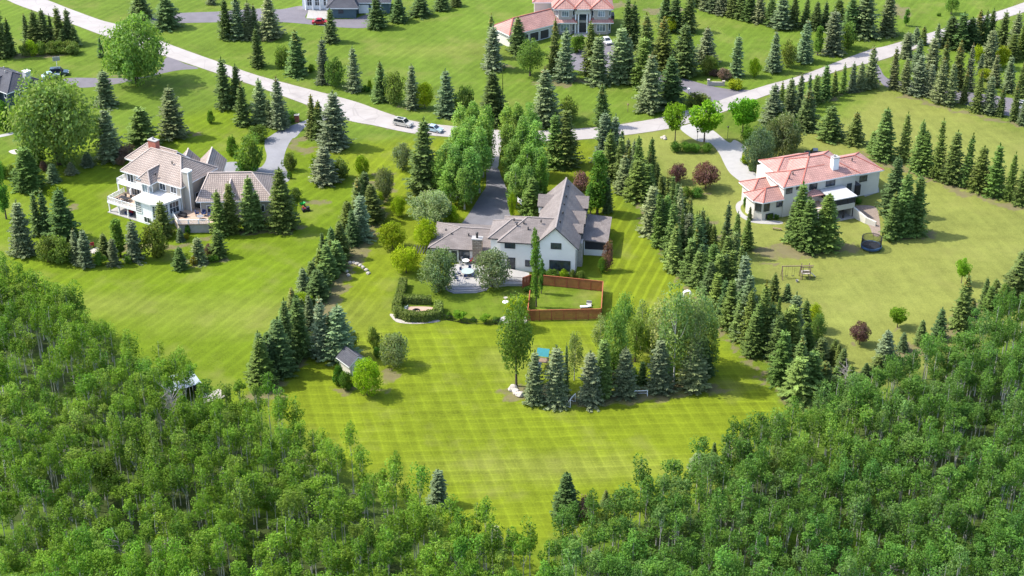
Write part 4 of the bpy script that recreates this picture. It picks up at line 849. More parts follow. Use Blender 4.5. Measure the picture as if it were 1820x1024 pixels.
# kind code -> (prototype family, colour, name, words, category)
KIND = {
 'S': ('spruce', (.116,.176,.040), 'spruce_tree', 'green spruce', 'spruce'),
 'D': ('spruce', (.092,.144,.042), 'spruce_tree', 'dark green spruce', 'spruce'),
 'B': ('layered', (.158,.205,.095), 'blue_spruce_tree', 'blue-grey spruce', 'spruce'),
 'Y': ('coned', (.118,.168,.046), 'spruce_tree', 'brown-topped spruce', 'spruce'),
 'X': ('thin', (0.083,0.133,0.047), 'spruce_tree', 'thin ragged spruce', 'spruce'),
 'G': ('oval', (0.128,0.212,0.038), 'leafy_tree', 'green leafy tree', 'tree'),
 'R': ('round', (0.140,0.076,0.060), 'purple_leaved_tree', 'purple-brown leaved tree', 'tree'),
 'O': ('shrub', (0.125,0.180,0.036), 'rounded_shrub', 'rounded olive-green shrub', 'shrub'),
 'L': ('olive', (0.215,0.290,0.010), 'lime_tree', 'bright lime-green tree', 'tree'),
 'l': ('lollipop', (0.125,0.260,0.014), 'lollipop_tree', 'round-headed green tree', 'tree'),
 'P': ('poplar', (.172,.290,.058), 'poplar_tree', 'tall pale-green poplar', 'tree'),
 'C': ('column', (0.095,0.195,0.026), 'columnar_aspen', 'narrow column-shaped tree', 'tree'),
 'W': ('thicket', (0.270,0.330,0.130), 'willow_tree', 'pale silvery-green willow', 'tree'),
 'M': ('olive', (0.150,0.190,0.085), 'olive_tree', 'grey-green round tree', 'tree'),
 'T': ('thicket', (0.140,0.240,0.048), 'broad_tree', 'broad light-green tree', 'tree'),
 'V': ('wispy', (0.175,0.235,0.075), 'birch_tree', 'wispy pale birch', 'tree'),
 's': ('shrub', (0.085,0.175,0.022), 'green_shrub', 'green shrub', 'shrub'),
 'y': ('shrub', (0.200,0.290,0.012), 'lime_shrub', 'lime-green shrub', 'shrub'),
 'r': ('shrub', (0.176,0.110,0.086), 'purple_shrub', 'brownish-purple shrub', 'shrub'),
 'h': ('low', (0.080,0.162,0.020), 'low_shrub', 'low green shrub', 'shrub'),
 'f': ('low', (0.220,0.187,0.020), 'low_shrub', 'low yellow shrub', 'shrub'),
 'Q': ('thicket', (.155,.270,.060), 'broad_tree', 'huge pale-green multi-trunked tree', 'tree'),
}
TR = random.Random(77)
def plant(kind, bx, by, ty, wpx, jitter=True):
    fam, col, name, words, cat = KIND[kind]
    p = at(bx, by); v = (512-ty)/F; dy = math.cos(PITCH)+v*math.sin(PITCH); dz = -math.sin(PITCH)+v*math.cos(PITCH)
    Hh = max(.5, CAMH+dz*(p.y-CAMY)/dy); Wd = wpx/scale_at(by)
    H0, W0, crown, trunk, cname = TR.choice(PROTO[fam])
    o = empty(name, p, TR.uniform(0, 6.283)); o.rotation_euler[0] = TR.gauss(0,.014); o.rotation_euler[1] = TR.gauss(0,.014); wf = {'spruce': 1.16, 'layered': 1.18, 'coned': 1.24, 'poplar': 1.30, 'wispy': 1.16}.get(fam, 1.06); wf *= TR.uniform(.90,1.14); o.scale = (Wd/W0*wf, Wd/W0*wf*TR.uniform(.9,1.1), Hh/H0)
    c = link(cname, crown, o); k = TR.uniform(.84,1.20) if cat == 'spruce' else TR.uniform(.93,1.12); c.color = (col[0]*k*TR.uniform(.90,1.14), col[1]*k, col[2]*k*TR.uniform(.85,1.15), 1)
    link('trunk', trunk, o)
    return o
ORD = ['zeroth','first','second','third','fourth','fifth','sixth','seventh','eighth','ninth','tenth','eleventh','twelfth']
def ordw(n):
    if n < len(ORD): return ORD[n]
    return '%d%s' % (n, 'th' if 10 <= n % 100 <= 20 else {1:'st',2:'nd',3:'rd'}.get(n % 10, 'th'))
def thicken(items, every=2, seed=1):
    """close a belt of spruces: a slimmer tree between neighbours"""
    rs = random.Random(seed); out = []; prev = None; c = None
    for it in items:
        out.append(it)
        if isinstance(it, str): prev = None; c = it; continue
        if it[0] not in 'SDBYX': continue
        if prev is not None and rs.random() < 1/every:
            h = ((it[2]-it[3])+(prev[2]-prev[3]))/2*rs.uniform(.7,1.0); y = (it[2]+prev[2])/2-4
            out.append((rs.choice('SSDX'), (it[1]+prev[1])/2+rs.uniform(-12,12), y, y-h, min(it[4],prev[4])*.8))
        prev = it
    return out
def grove(place, axis, group, *items):
    """items: crop name or (kind, x, y_base, y_top, width) in that crop of the photograph"""
    c = None; L = []
    for it in items:
        if isinstance(it, str): c = it; continue
        k, x, yb, yt, wd = it; s = CROPS[c][2]
        b = cp(c, x, yb); L.append((k, b[0], b[1], cp(c, x, yt)[1], wd/s))
    byk = {}
    for e in L: byk.setdefault(KIND[e[0]][3], []).append(e)
    for words, es in byk.items():
        es.sort(key=lambda e: e[1] if axis == 'x' else e[2])
        for i, e in enumerate(es):
            o = plant(*e)
            if len(es) == 1: lab = '%s %s' % (words, place)
            elif axis == 'x': lab = '%s %s, %s from the left' % (words, place, ordw(i+1))
            else: lab = '%s %s, %s from the far end' % (words, place, ordw(i+1))
            tag(o, lab, KIND[e[0]][4], group)
# ---- every tree and shrub of the gardens
grove('in the cluster at the top left corner', 'x', 'conifers at the top left', 'T1', ('D',15,395,10,150),('D',80,385,130,100),('D',40,402,165,90),('D',195,300,95,90),('D',252,302,75,90),('D',315,304,65,100),('X',368,295,100,55),('D',430,312,45,105),('D',487,302,62,100),('D',525,322,190,110),('D',445,330,200,90))
grove('in the hedge at the top left', 'x', 'hedge shrubs at the top left', 'T1', ('y',235,388,285,95),('O',185,392,310,110),('O',300,382,300,100),('O',355,378,295,100),('O',410,376,292,100),('O',465,372,292,100),('O',520,378,300,100))
grove('behind the road at the upper left', 'x', 'conifers by the far drive', 'T1', ('D',990,128,-60,145),('D',1170,192,-40,155),('D',1590,268,-10,105),('B',1670,270,-40,130),('B',1745,270,10,105),('B',1480,30,-90,60))
grove('at the left drive of the upper left lawn', 'x', 'trees by the left drive', 'T1', ('X',712,402,262,60),('T',960,590,125,490),('B',745,737,490,145),('B',1215,957,605,175),('D',1580,757,400,160),('D',1665,747,450,100),('S',1705,872,585,140),('s',1475,864,775,66),('s',30,905,700,140),('S',60,890,760,60))
grove('behind the beige house', 'x', 'trees behind the beige house', 'M1', ('Q',420,245,-385,530),('B',775,208,-146,195),('S',1000,112,-156,205),('r',900,210,115,120),('r',850,250,190,70),('r',310,290,220,60),('s',1625,185,50,85),('O',1745,300,40,210),('s',1720,320,200,170))
grove('on the lawn left of the beige house', 'x', 'trees left of the beige house', 'M1', ('S',205,418,120,200),('C',45,628,180,100),('B',375,364,238,85),('B',500,312,232,75),('B',615,258,155,95),('O',95,345,250,90),('s',30,340,240,90),('s',255,250,130,160))
grove('in the bed below the beige house', 'x', 'bed below the beige house', 'M1', ('B',165,872,500,190),('D',270,742,430,100),('D',335,745,420,115),('D',455,772,410,210),('y',400,500,400,110),('O',340,925,745,170),('O',430,930,760,170),('B',540,932,700,85),('B',605,957,705,105),('S',735,885,730,115),('C',845,892,610,115),('B',800,950,760,85),('B',945,912,630,120),('O',1095,885,640,235),('S',1150,745,495,150),('B',1265,782,690,65),('S',1265,977,820,95),('B',1395,932,755,110),('r',1460,872,800,75),('S',1530,888,700,115),('f',1360,948,895,60),('h',1495,922,880,75),('s',700,952,860,110),('f',1305,765,730,45),('h',1315,730,675,45),('h',900,935,880,60),('s',490,930,850,80))
grove('before the right wing of the beige house', 'x', 'conifers before the beige house', 'M1', ('S',1545,735,425,140),('S',1620,722,370,145),('S',1760,702,330,160),'M2', ('S',35,690,440,110),('S',210,697,270,200),('O',300,495,410,85))
grove('beside the beige house drive', 'x', 'plants beside the curving drive', 'T2', ('B',60,862,550,125),('B',115,882,690,75),('B',190,892,540,125),('s',260,852,780,95),('Y',415,952,665,105),('Y',460,962,705,105),('B',570,1032,640,215),('O',40,985,880,150),'M2', ('O',255,284,165,92),('h',255,345,300,45),('B',500,372,110,165),('y',430,345,180,65),('O',625,335,200,110),('s',570,340,230,80),('L',760,325,180,125))
grove('on the lawn above the road', 'x', 'trees along the far side of the road', 'T2', ('B',120,262,-30,150),('B',20,262,30,90),('D',35,468,190,115),('O',200,474,320,105),('Y',310,524,215,140),('B',490,582,265,95),('O',575,608,410,155),('B',710,638,330,115),('y',815,632,560,34),('Y',895,703,430,105),('O',995,728,500,145),('B',1115,758,450,125),('L',1205,758,575,125),('B',1355,808,485,135),('O',1480,802,600,165),('D',1685,862,500,175),('h',410,500,455,60),('h',790,640,600,60))
grove('near the slate-roofed garage at the top', 'x', 'conifers near the slate-roofed garage', 'T2', ('D',545,293,60,115),('D',870,194,-40,185),('D',1020,148,-20,140),('D',1170,108,-30,135),('D',1320,68,-60,105),('D',1420,42,-60,85))
grove('before the far pink-roofed house', 'x', 'trees before the far pink-roofed house', 'U', ('B',110,842,300,255),('Y',90,700,170,160),('Y',420,640,210,225),('G',560,922,480,430),('Y',850,880,230,185),('B',980,972,350,250),('S',1300,907,270,215),('B',1385,1017,430,265),('s',1120,640,440,200),('s',1180,600,430,160),'T3', ('D',845,330,-20,115),('D',890,335,20,125),('B',795,572,180,185),('Y',970,470,95,155),('Y',1090,502,130,175),('S',960,602,260,180),('B',1000,774,370,175),('D',1150,744,390,180),('D',1240,522,170,205),('B',1395,442,190,140),('L',1140,220,115,120),('D',1105,200,-60,105),('D',1180,215,-50,125),('D',1270,220,-40,145),('O',1400,525,390,110),('O',1450,500,400,90),('r',1530,555,480,100),('r',1455,532,490,80),('B',1605,535,245,115),('L',1735,537,410,100),('O',1310,735,650,120),('O',1385,735,660,110),('y',1605,625,560,115),('B',850,570,250,130))
grove('on the lawn north of the middle drive', 'x', 'trees on the verge by the middle drive', 'T3', ('B',280,872,480,170),('O',435,835,680,150),('Y',672,885,592,115),('D',-25,790,450,10))
grove('in the row at the top edge', 'x', 'conifer row at the top edge', 'T3', ('D',1340,45,-110,90),('B',1390,62,-90,110),('B',1445,78,-80,110),('B',1510,98,-80,110),('D',1580,112,-70,110),('D',1640,127,-60,110),('D',1700,142,-50,110),('B',1770,155,-40,110),'T4', ('D',30,172,-20,115),('B',115,197,-40,125),('D',195,197,-60,80),('D',275,192,-20,105),('D',350,207,10,95),('D',415,192,10,85),('B',470,372,70,160),('D',590,252,-20,140),('B',690,252,-50,175),('B',850,242,-50,155),('S',505,190,-10,110))
grove('along the road at the upper right', 'x', 'trees along the road at the upper right', 'T4', ('O',565,334,150,140),('C',365,388,170,75),('B',270,432,135,115),('B',55,503,215,118),('O',160,468,285,125),('C',985,182,55,48),('G',1300,98,-20,115),('h',1215,112,90,30))
grove('in the young row below the road', 'x', 'young spruce row below the road at right', 'T4', ('B',50,872,590,150),('S',105,832,570,95),('B',165,802,545,115),('B',235,772,515,95),('X',300,742,510,65),('Y',285,902,620,150),('S',350,722,520,105),('S',415,692,450,95),('Y',480,667,495,65),('S',540,652,445,65),('B',605,642,435,65),('B',660,627,435,75),('B',735,612,320,115),('S',450,972,740,160),('Y',620,1004,785,125),('y',150,900,820,200),('C',110,880,760,90))
grove('in the front row of the spruce nursery', 'x', 'front row of the spruce nursery', 'T4', ('B',895,622,330,85),('B',975,642,400,95),('B',1060,662,380,115),('B',1140,672,440,85),('B',1215,717,410,105),('B',1295,737,440,95),('Y',1385,722,480,65),('Y',1475,782,490,85),('B',1560,792,530,115),('Y',1640,812,600,65),('Y',1740,842,570,75),('B',1800,872,650,75))
grove('in the middle rows of the spruce nursery', 'x', 'middle rows of the spruce nursery', 'T4', ('B',985,402,220,115),('B',1060,502,270,95),('B',1155,562,250,135),('Y',1240,602,280,90),('Y',1335,622,290,115),('B',1415,632,310,80),('B',1500,522,370,55),('B',1600,602,380,85),('B',1700,642,390,95),('Y',1785,672,430,75))
grove('at the back of the spruce nursery', 'x', 'back rows of the spruce nursery', 'T4', ('B',1055,302,190,65),('Y',1100,312,180,60),('B',1200,332,160,65),('D',1290,322,110,155),('D',1360,342,90,135),('D',1430,332,120,125),('Y',1480,302,70,100),('Y',1530,302,70,85),('D',1575,295,60,85),('D',1655,322,75,95),('B',1560,482,200,115),('B',1740,352,80,95),('S',1790,402,120,105),('S',1720,422,230,95),('L',1490,442,320,115),('L',1650,472,320,105),('L',1540,562,480,125))
grove('beside the middle driveway, left side', 'y', 'poplars lining the middle driveway', 'M2', ('P',1532,203,-217,133),('P',1622,229,-216,129),('P',1462,223,-197,117),('P',1541,249,-191,114),('P',1513,308,-132,145),('P',1611,334,-146,141),('P',1420,318,-52,124),('P',1504,344,-46,120),('P',1480,418,-22,155),('P',1585,444,-26,150),('P',1356,408,68,136),('P',1448,434,54,132),('P',1420,488,98,155),('P',1525,514,114,150),('P',1312,468,138,117),('P',1391,494,154,114),('P',1384,533,238,142),('P',1480,559,254,138))
grove('beside the middle driveway, right side', 'y', 'poplars lining the middle driveway', 'M3', ('P',-3,178,-192,117),('P',76,204,-171,114),('P',90,188,-212,124),('P',174,214,-216,120),('P',18,318,-82,130),('P',106,344,-76,126),('P',108,318,-102,130),('P',196,344,-86,126),('P',46,438,68,136),('P',138,464,64,132),('P',142,448,88,117),('P',221,474,94,114),('P',72,548,208,117),('P',151,574,224,114),('S',175,610,330,150),('C',240,565,160,90),('L',40,610,450,60))
grove('on the verge right of the middle driveway', 'x', 'spruces on the verge', 'M3', ('S',340,248,-110,130),('S',425,253,-150,165),('S',370,262,60,140))
grove('behind the white house', 'x', 'trees behind the white house', 'M3', ('C',635,592,130,150),('D',705,582,330,90),('r',520,430,300,125),('C',590,592,350,80))
grove('left of the middle driveway', 'x', 'garden trees left of the middle driveway', 'M2', ('M',920,492,270,155),('M',1050,284,105,145),('S',1190,442,-75,210),('L',1020,612,465,115),('L',975,832,650,195),('L',1070,1004,820,195),('L',1210,862,630,160),('y',1390,662,530,105),('W',1240,662,430,300),('y',890,520,440,70),('y',1330,600,560,60))
grove('at the patio of the white house', 'x', 'garden plants by the patio', 'HM', ('M',145,760,490,225),('M',495,735,490,215),('C',780,862,325,80),('C',812,775,540,45),('s',885,668,620,80),('y',958,668,620,70),('O',1018,672,625,65),('O',1068,678,630,50),('r',1235,625,440,70),('s',1210,640,540,60),('l',285,950,885,95),('l',445,965,915,75),('y',700,870,785,85),('h',215,940,900,50),('h',520,960,930,60),('h',370,955,930,50),('h',830,655,620,50),('L',650,1000,800,150),('s',720,760,730,60))
grove('in row right of striped lawn', 'y', 'spruce row right of the striped lawn', *thicken(['RA', ('B',165,560,90,195),('B',255,540,120,135),('S',230,700,270,195),('D',335,520,260,75),('S',310,740,320,150),('B',385,640,340,95),('B',440,700,350,105),('S',480,800,320,135),('S',590,700,330,125),('D',585,740,470,115),('B',350,822,480,175),('S',470,882,520,205),('S',560,902,560,175),('D',650,760,560,95),('B',600,1200,760,195),('S',680,1000,660,95),('S',740,1020,670,105),('S',790,1060,670,105),('D',830,1080,740,95),('S',880,1180,830,135),('Y',940,1100,870,75),
 'RB',('S',200,502,-20,155),('S',270,482,30,135),('B',390,422,-60,115),('S',330,642,90,185),('Y',480,402,60,85),('B',470,522,190,135),('S',345,722,300,190),('D',590,562,165,135),('S',530,642,190,115),('S',645,522,215,85),('S',700,602,305,115),('X',810,562,100,130),('S',895,602,190,105),('S',1010,522,250,125),('D',570,762,230,175),('S',480,802,420,205),('S',680,902,480,195),('S',560,862,540,175),('S',820,802,400,145),('D',900,802,360,135),('S',740,1002,560,205),('S',860,1002,520,175),('S',940,952,460,125),('B',1000,1002,700,135),('B',960,1102,560,175),
 'RC',('D',70,232,-60,135),('S',130,292,20,145),('S',220,402,60,155),('B',340,482,20,175),('S',290,482,200,155),('S',440,562,80,175),('S',380,592,300,165),('B',660,562,165,170),('S',530,202,20,85),('D',625,212,95,65),('S',500,562,230,175),('S',560,642,300,165),('S',640,622,250,195),('S',580,782,420,195),('S',740,472,200,115),('G',830,522,310,125),('S',760,562,400,125),('S',690,862,480,205),('S',700,902,600,215),('D',850,652,470,115),('S',790,862,560,175),('S',950,642,485,85),('D',1005,722,545,105),('Y',880,822,640,135),('S',1060,802,660,115),('S',960,862,740,155),('L',810,422,240,115)], 1.7))
grove('in row left of striped lawn', 'y', 'spruce row left of the striped lawn', *thicken(['M2', ('D',790,562,290,120),('Y',740,622,340,120),('S',840,642,380,140),('S',670,702,500,120),('B',760,762,450,150),('D',700,802,560,125),
 'LC',('D',660,332,140,85),('D',730,352,100,115),('S',800,332,60,135),('S',640,472,260,115),('D',760,422,200,155),('S',700,482,230,165),('X',600,442,330,75),('S',570,502,360,95),('B',515,602,410,105),('S',650,562,380,155),('D',620,642,420,155),('Y',430,762,560,105),('L',500,700,605,150),('S',490,782,640,110),('B',565,862,610,115),('S',370,882,690,135),('D',430,902,740,155),('D',300,982,800,135),('D',380,1002,760,195),('Y',480,962,780,135),('B',650,1082,630,165),('B',790,1094,690,215),('S',240,1062,900,135),('D',190,1120,960,115),
 'L2',('D',80,772,430,155),('D',200,722,330,175),('Y',20,782,580,105),('S',60,802,480,175),('D',250,652,200,135),('S',330,602,180,175),('O',700,540,420,80)], 2.5))
grove('beside the garden shed', 'x', 'trees beside the garden shed', 'L2', ('O',855,544,405,105),('M',995,668,445,210),('L',800,874,620,205),('s',595,805,670,105),('s',660,835,710,105),('s',870,610,540,60),('h',620,790,740,60))
grove('in the island bed on the striped lawn', 'x', 'grove on the striped lawn', 'L3', ('G',70,812,180,290),('B',195,932,570,160),('B',345,937,540,165),('X',420,872,510,60),('V',475,772,390,125),('B',590,922,570,155),('S',665,882,480,155),('B',825,872,540,165),('B',1070,842,480,195),('B',1310,822,480,185),('D',1370,742,470,165),('G',745,812,280,230),('G',820,520,160,180),('G',900,642,330,190),('V',940,562,200,130),('V',1170,802,50,270),('V',1100,702,190,210),('V',1300,802,150,210),('V',1340,702,100,190),('G',1400,702,350,200),('V',660,602,300,130),('V',1220,640,120,180),('D',760,770,620,110),('s',900,790,700,100),('D',950,800,640,100),('V',1040,640,240,170),('s',1120,760,640,120),('y',1020,560,400,110),('h',700,880,800,70))
grove('beside the driveway of the cream house', 'x', 'trees by the cream house driveway', 'T3', ('l',1180,992,720,165),('l',1385,1007,720,235),('l',1650,952,665,235),('s',1690,1010,880,110),'M3', ('M',1760,300,-10,220),('R',1195,372,240,125),('R',1395,414,235,195),('s',1185,158,85,95),('s',1260,158,90,90),('s',1320,158,98,90),('s',1400,158,98,85),('s',1250,475,405,100),('s',1330,472,410,100),('h',1720,290,240,60),('y',1670,240,180,60),'M4', ('M',120,190,-120,230),('M',30,200,-60,150),('s',180,150,-70,130))
grove('in clump left before cream house', 'x', 'spruces before the cream house', 'M4', ('S',230,802,375,165),('S',300,842,480,175),('S',405,832,450,185),('D',180,770,500,110))
grove('in clump right before cream house', 'x', 'spruces before the cream house', 'M4', ('D',880,602,190,175),('S',960,742,300,165),('S',880,762,440,175),('S',1040,732,320,165))
grove('at the foot of the cream house', 'x', 'shrubs at the cream house', 'HR', ('s',130,620,510,55),('h',260,700,660,60),('s',345,715,660,70),('h',410,715,670,50),('s',1150,570,520,80),('X',165,720,600,60),('h',215,690,650,50))
grove('in the row behind the cream house', 'x', 'spruce row behind the cream house', 'M4', ('S',745,168,10,75),('S',820,208,-150,165),('S',965,224,-120,115),('S',1060,292,-60,105),('S',1105,302,10,135),('S',1200,342,-70,115),('S',1300,372,5,145),('S',1395,397,30,115),('S',1490,422,115,135),('S',1600,462,105,155),('S',1700,492,160,95),('S',1790,524,170,115))
grove('on the lawn right of the spruce row', 'x', 'small trees on the right lawn', 'L4', ('R',660,522,365,145),('l',925,402,265,150),('l',1372,92,-75,100))
grove('at the edge of the right aspen wood', 'x', 'conifers at the edge of the right wood', 'L4', ('D',1085,522,350,85),('X',960,562,435,85),('X',1210,482,265,130),('B',835,642,420,140),('S',780,722,590,135),('D',700,742,650,65),('Y',1360,402,30,140),('Y',1440,332,200,75),('D',1525,262,50,75),('S',1565,292,110,135),('S',1660,252,90,115),('D',1745,202,-145,185),('S',1610,160,60,80),'B3', ('D',385,640,365,150),('B',1220,345,235,100),('D',1325,310,165,50),('X',1410,290,120,60),('D',1508,260,80,90),('X',1655,170,10,60),('B',1740,120,-20,110),('Y',635,570,470,60),('r',500,640,520,120),'B2', ('B',1185,565,345,120),('B',1555,860,700,90),('X',1635,830,720,50))
# ------------------------------------------------------------------ the aspen woods
WR = np.random.RandomState(9)
CLEAR = [((92,700),4.0,5.0),((55,712),3.2,4),((228,965),4.5,4.0),((205,945),3,3),((20,1010),3,3),((490,985),3.2,3.5),((610,940),2,3),((120,690),3,3),((1745,842),2.5,2.5),((1675,955),2.2,2.2),((470,1040),3,3)]
spots = []
for poly, side in ((WOOD_L, 'L'), (WOOD_R, 'R')):
    xs = [p[0] for p in poly]; ys = [p[1] for p in poly]
    cand = np.stack([WR.uniform(min(xs), max(xs), 9000), WR.uniform(min(ys), max(ys), 9000)], -1)
    cand = cand[in_poly(cand[:,0], cand[:,1], poly)]
    got = []
    clear = [(at(*c), a, b) for c, a, b in CLEAR]
    cells = {}
    for x, y in cand:
        if any(math.hypot((x-c.x)/a, (y-c.y)/b) < 1 for c, a, b in clear): continue
        if not (-104 < x < 104 and y > -112): continue
        md = 1.85 if side == 'R' else 1.95
        k = (int(x//3), int(y//3))
        if any(math.hypot(x-q[0], y-q[1]) < md for i in (-1,0,1) for j in (-1,0,1) for q in cells.get((k[0]+i, k[1]+j), [])): continue
        cells.setdefault(k, []).append((x, y)); got.append((x, y, side))
    spots += got
def proj(x, y, z):
    yy = y-CAMY; zz = z-CAMH; d = yy*math.cos(PITCH)-zz*math.sin(PITCH); u = yy*math.sin(PITCH)+zz*math.cos(PITCH)
    return 910+F*x/d, 512-F*u/d
def vn(x, y, f, s):
    return math.sin(x*f+s)*math.cos(y*f*1.3+s*2.1)+.6*math.sin((x+y)*f*1.9+s*.7)+.4*math.cos((x-y*1.4)*f*3.1+s)
wood = []
for x, y, side in spots:
    hgt = (11.6 if side == 'L' else 11.2)*WR.uniform(.62,1.18)*(1+.07*vn(x, y, .11, 1.0)); 
    tx, ty = proj(x, y, hgt); _, my = proj(x, y, hgt*.75)
    if tx < -40 or tx > 1860 or ty > 1040: continue
    g = vn(x, y, .075, 3.3)*.5+WR.normal(0,.40)
    if side == 'L': col = np.array([.120,.226,.022])*(1+.17*g)+np.array([.04,.04,.004])*max(0, g-.5)
    else: col = np.array([.088,.190,.030])*(1+.17*g)+np.array([.045,.045,.0])*max(0, vn(x, y, .06, 5.1)-.75)
    if WR.rand() < .13: col = col*np.array([1.30,1.10,1.7])
    elif WR.rand() < .10: col = col*np.array([.72,.86,.95])
    wood.append((ty, x, y, hgt, WR.uniform(.76,1.14), WR.randint(10), WR.uniform(0, 6.28), np.clip(col*WR.uniform(.86,1.16), .01, .3), side))
wood.sort(key=lambda t: -t[0])
SIDE = {'L': ('slender aspen with pale trunk in the dense wood at lower left', 'aspens of the left wood'), 'R': ('slender aspen with pale trunk in the dense wood at lower right', 'aspens of the right wood')}
for ty, x, y, hgt, ws, k, rz, col, side in wood[:300]:
    H0, W0, crown, trunk, cn = PROTO['aspen'][k]
    o = empty('aspen_tree', (x, y, 0), rz); o.scale = (ws, ws, hgt/H0)
    c = link('crown', crown, o); c.color = (*col, 1); link('trunk', trunk, o); tag(o, SIDE[side][0], 'aspen', SIDE[side][1])
def mesh_arrays(me):
    v = np.empty(len(me.vertices)*3, np.float32); me.vertices.foreach_get('co', v); return v.reshape(-1, 3)
AC = []
for H0, W0, crown, trunk, cn in PROTO['aspen']:
    lc = np.empty(len(crown.vertices)*4, np.float32); crown.attributes['leaf'].data.foreach_get('color', lc)
    tv = mesh_arrays(trunk); ti = [list(p.vertices) for p in trunk.polygons]
    AC.append((mesh_arrays(crown), lc.reshape(-1, 4)[:, :3], tv, ti))
VV, CC, TV, TF = [], [], [], []; toff = 0
rest = wood[300:]
for ty, x, y, hgt, ws, k, rz, col, side in rest:
    cv, lc, tv, ti = AC[k]; H0 = 12.5; c, s = math.cos(rz), math.sin(rz)
    def tf(v): return np.stack([(v[:,0]*c-v[:,1]*s)*ws+x, (v[:,0]*s+v[:,1]*c)*ws+y, v[:,2]*hgt/H0], -1)
    nq = len(cv)//4; kp = np.repeat(WR.rand(nq) < .90, 4); VV.append(tf(cv)[kp]); CC.append((lc*col)[kp]); t2 = tf(tv); TV += t2.tolist(); TF += [[i+toff for i in f] for f in ti]; toff += len(tv)
Vall = np.concatenate(VV).reshape(-1, 4, 3); Call = np.concatenate(CC)[::4]
me = card_mesh('aspen_wood', Vall, Call, M['leaf'])
wo = link('aspen_wood', me); tag(wo, 'dense mass of more distant aspen trees filling the woods on both sides', 'aspen wood', kind='stuff')
tm = bpy.data.meshes.new('trunks'); tm.from_pydata(TV, [], TF); tm.materials.append(M['aspen_bark']); tag(link('trunks', tm, wo), kind='stuff')

for i, (bx, by, ty, side) in enumerate(sorted([(222,1040,955,'lower left'),(645,912,868,'lower left'),(560,850,800,'lower left'),(120,830,790,'lower left'),(300,800,700,'left carport'),(318,815,690,'left carport'),(640,1000,930,'lower left'),(1155,990,930,'lower right'),(1610,800,750,'lower right'),(1575,1060,990,'lower right'),(1775,1060,985,'lower right'),(1500,700,650,'right row end'),(1030,1010,955,'lower right'),(860,1020,950,'lower middle')])):
    p = at(bx, by); v = (512-ty)/F; dy = math.cos(PITCH)+v*math.sin(PITCH); dz = -math.sin(PITCH)+v*math.cos(PITCH); Hh = CAMH+dz*(p.y-CAMY)/dy
    o = empty('dead_tree', p, i*1.3); o.scale = (1.1,1.1,Hh/9.5); link('bare_branches', BARE[i % 3], o)
    tag(o, 'bare grey dead tree in the aspen woods, %s from the left' % ordw(i+1), 'dead tree', 'bare dead trees in the woods')
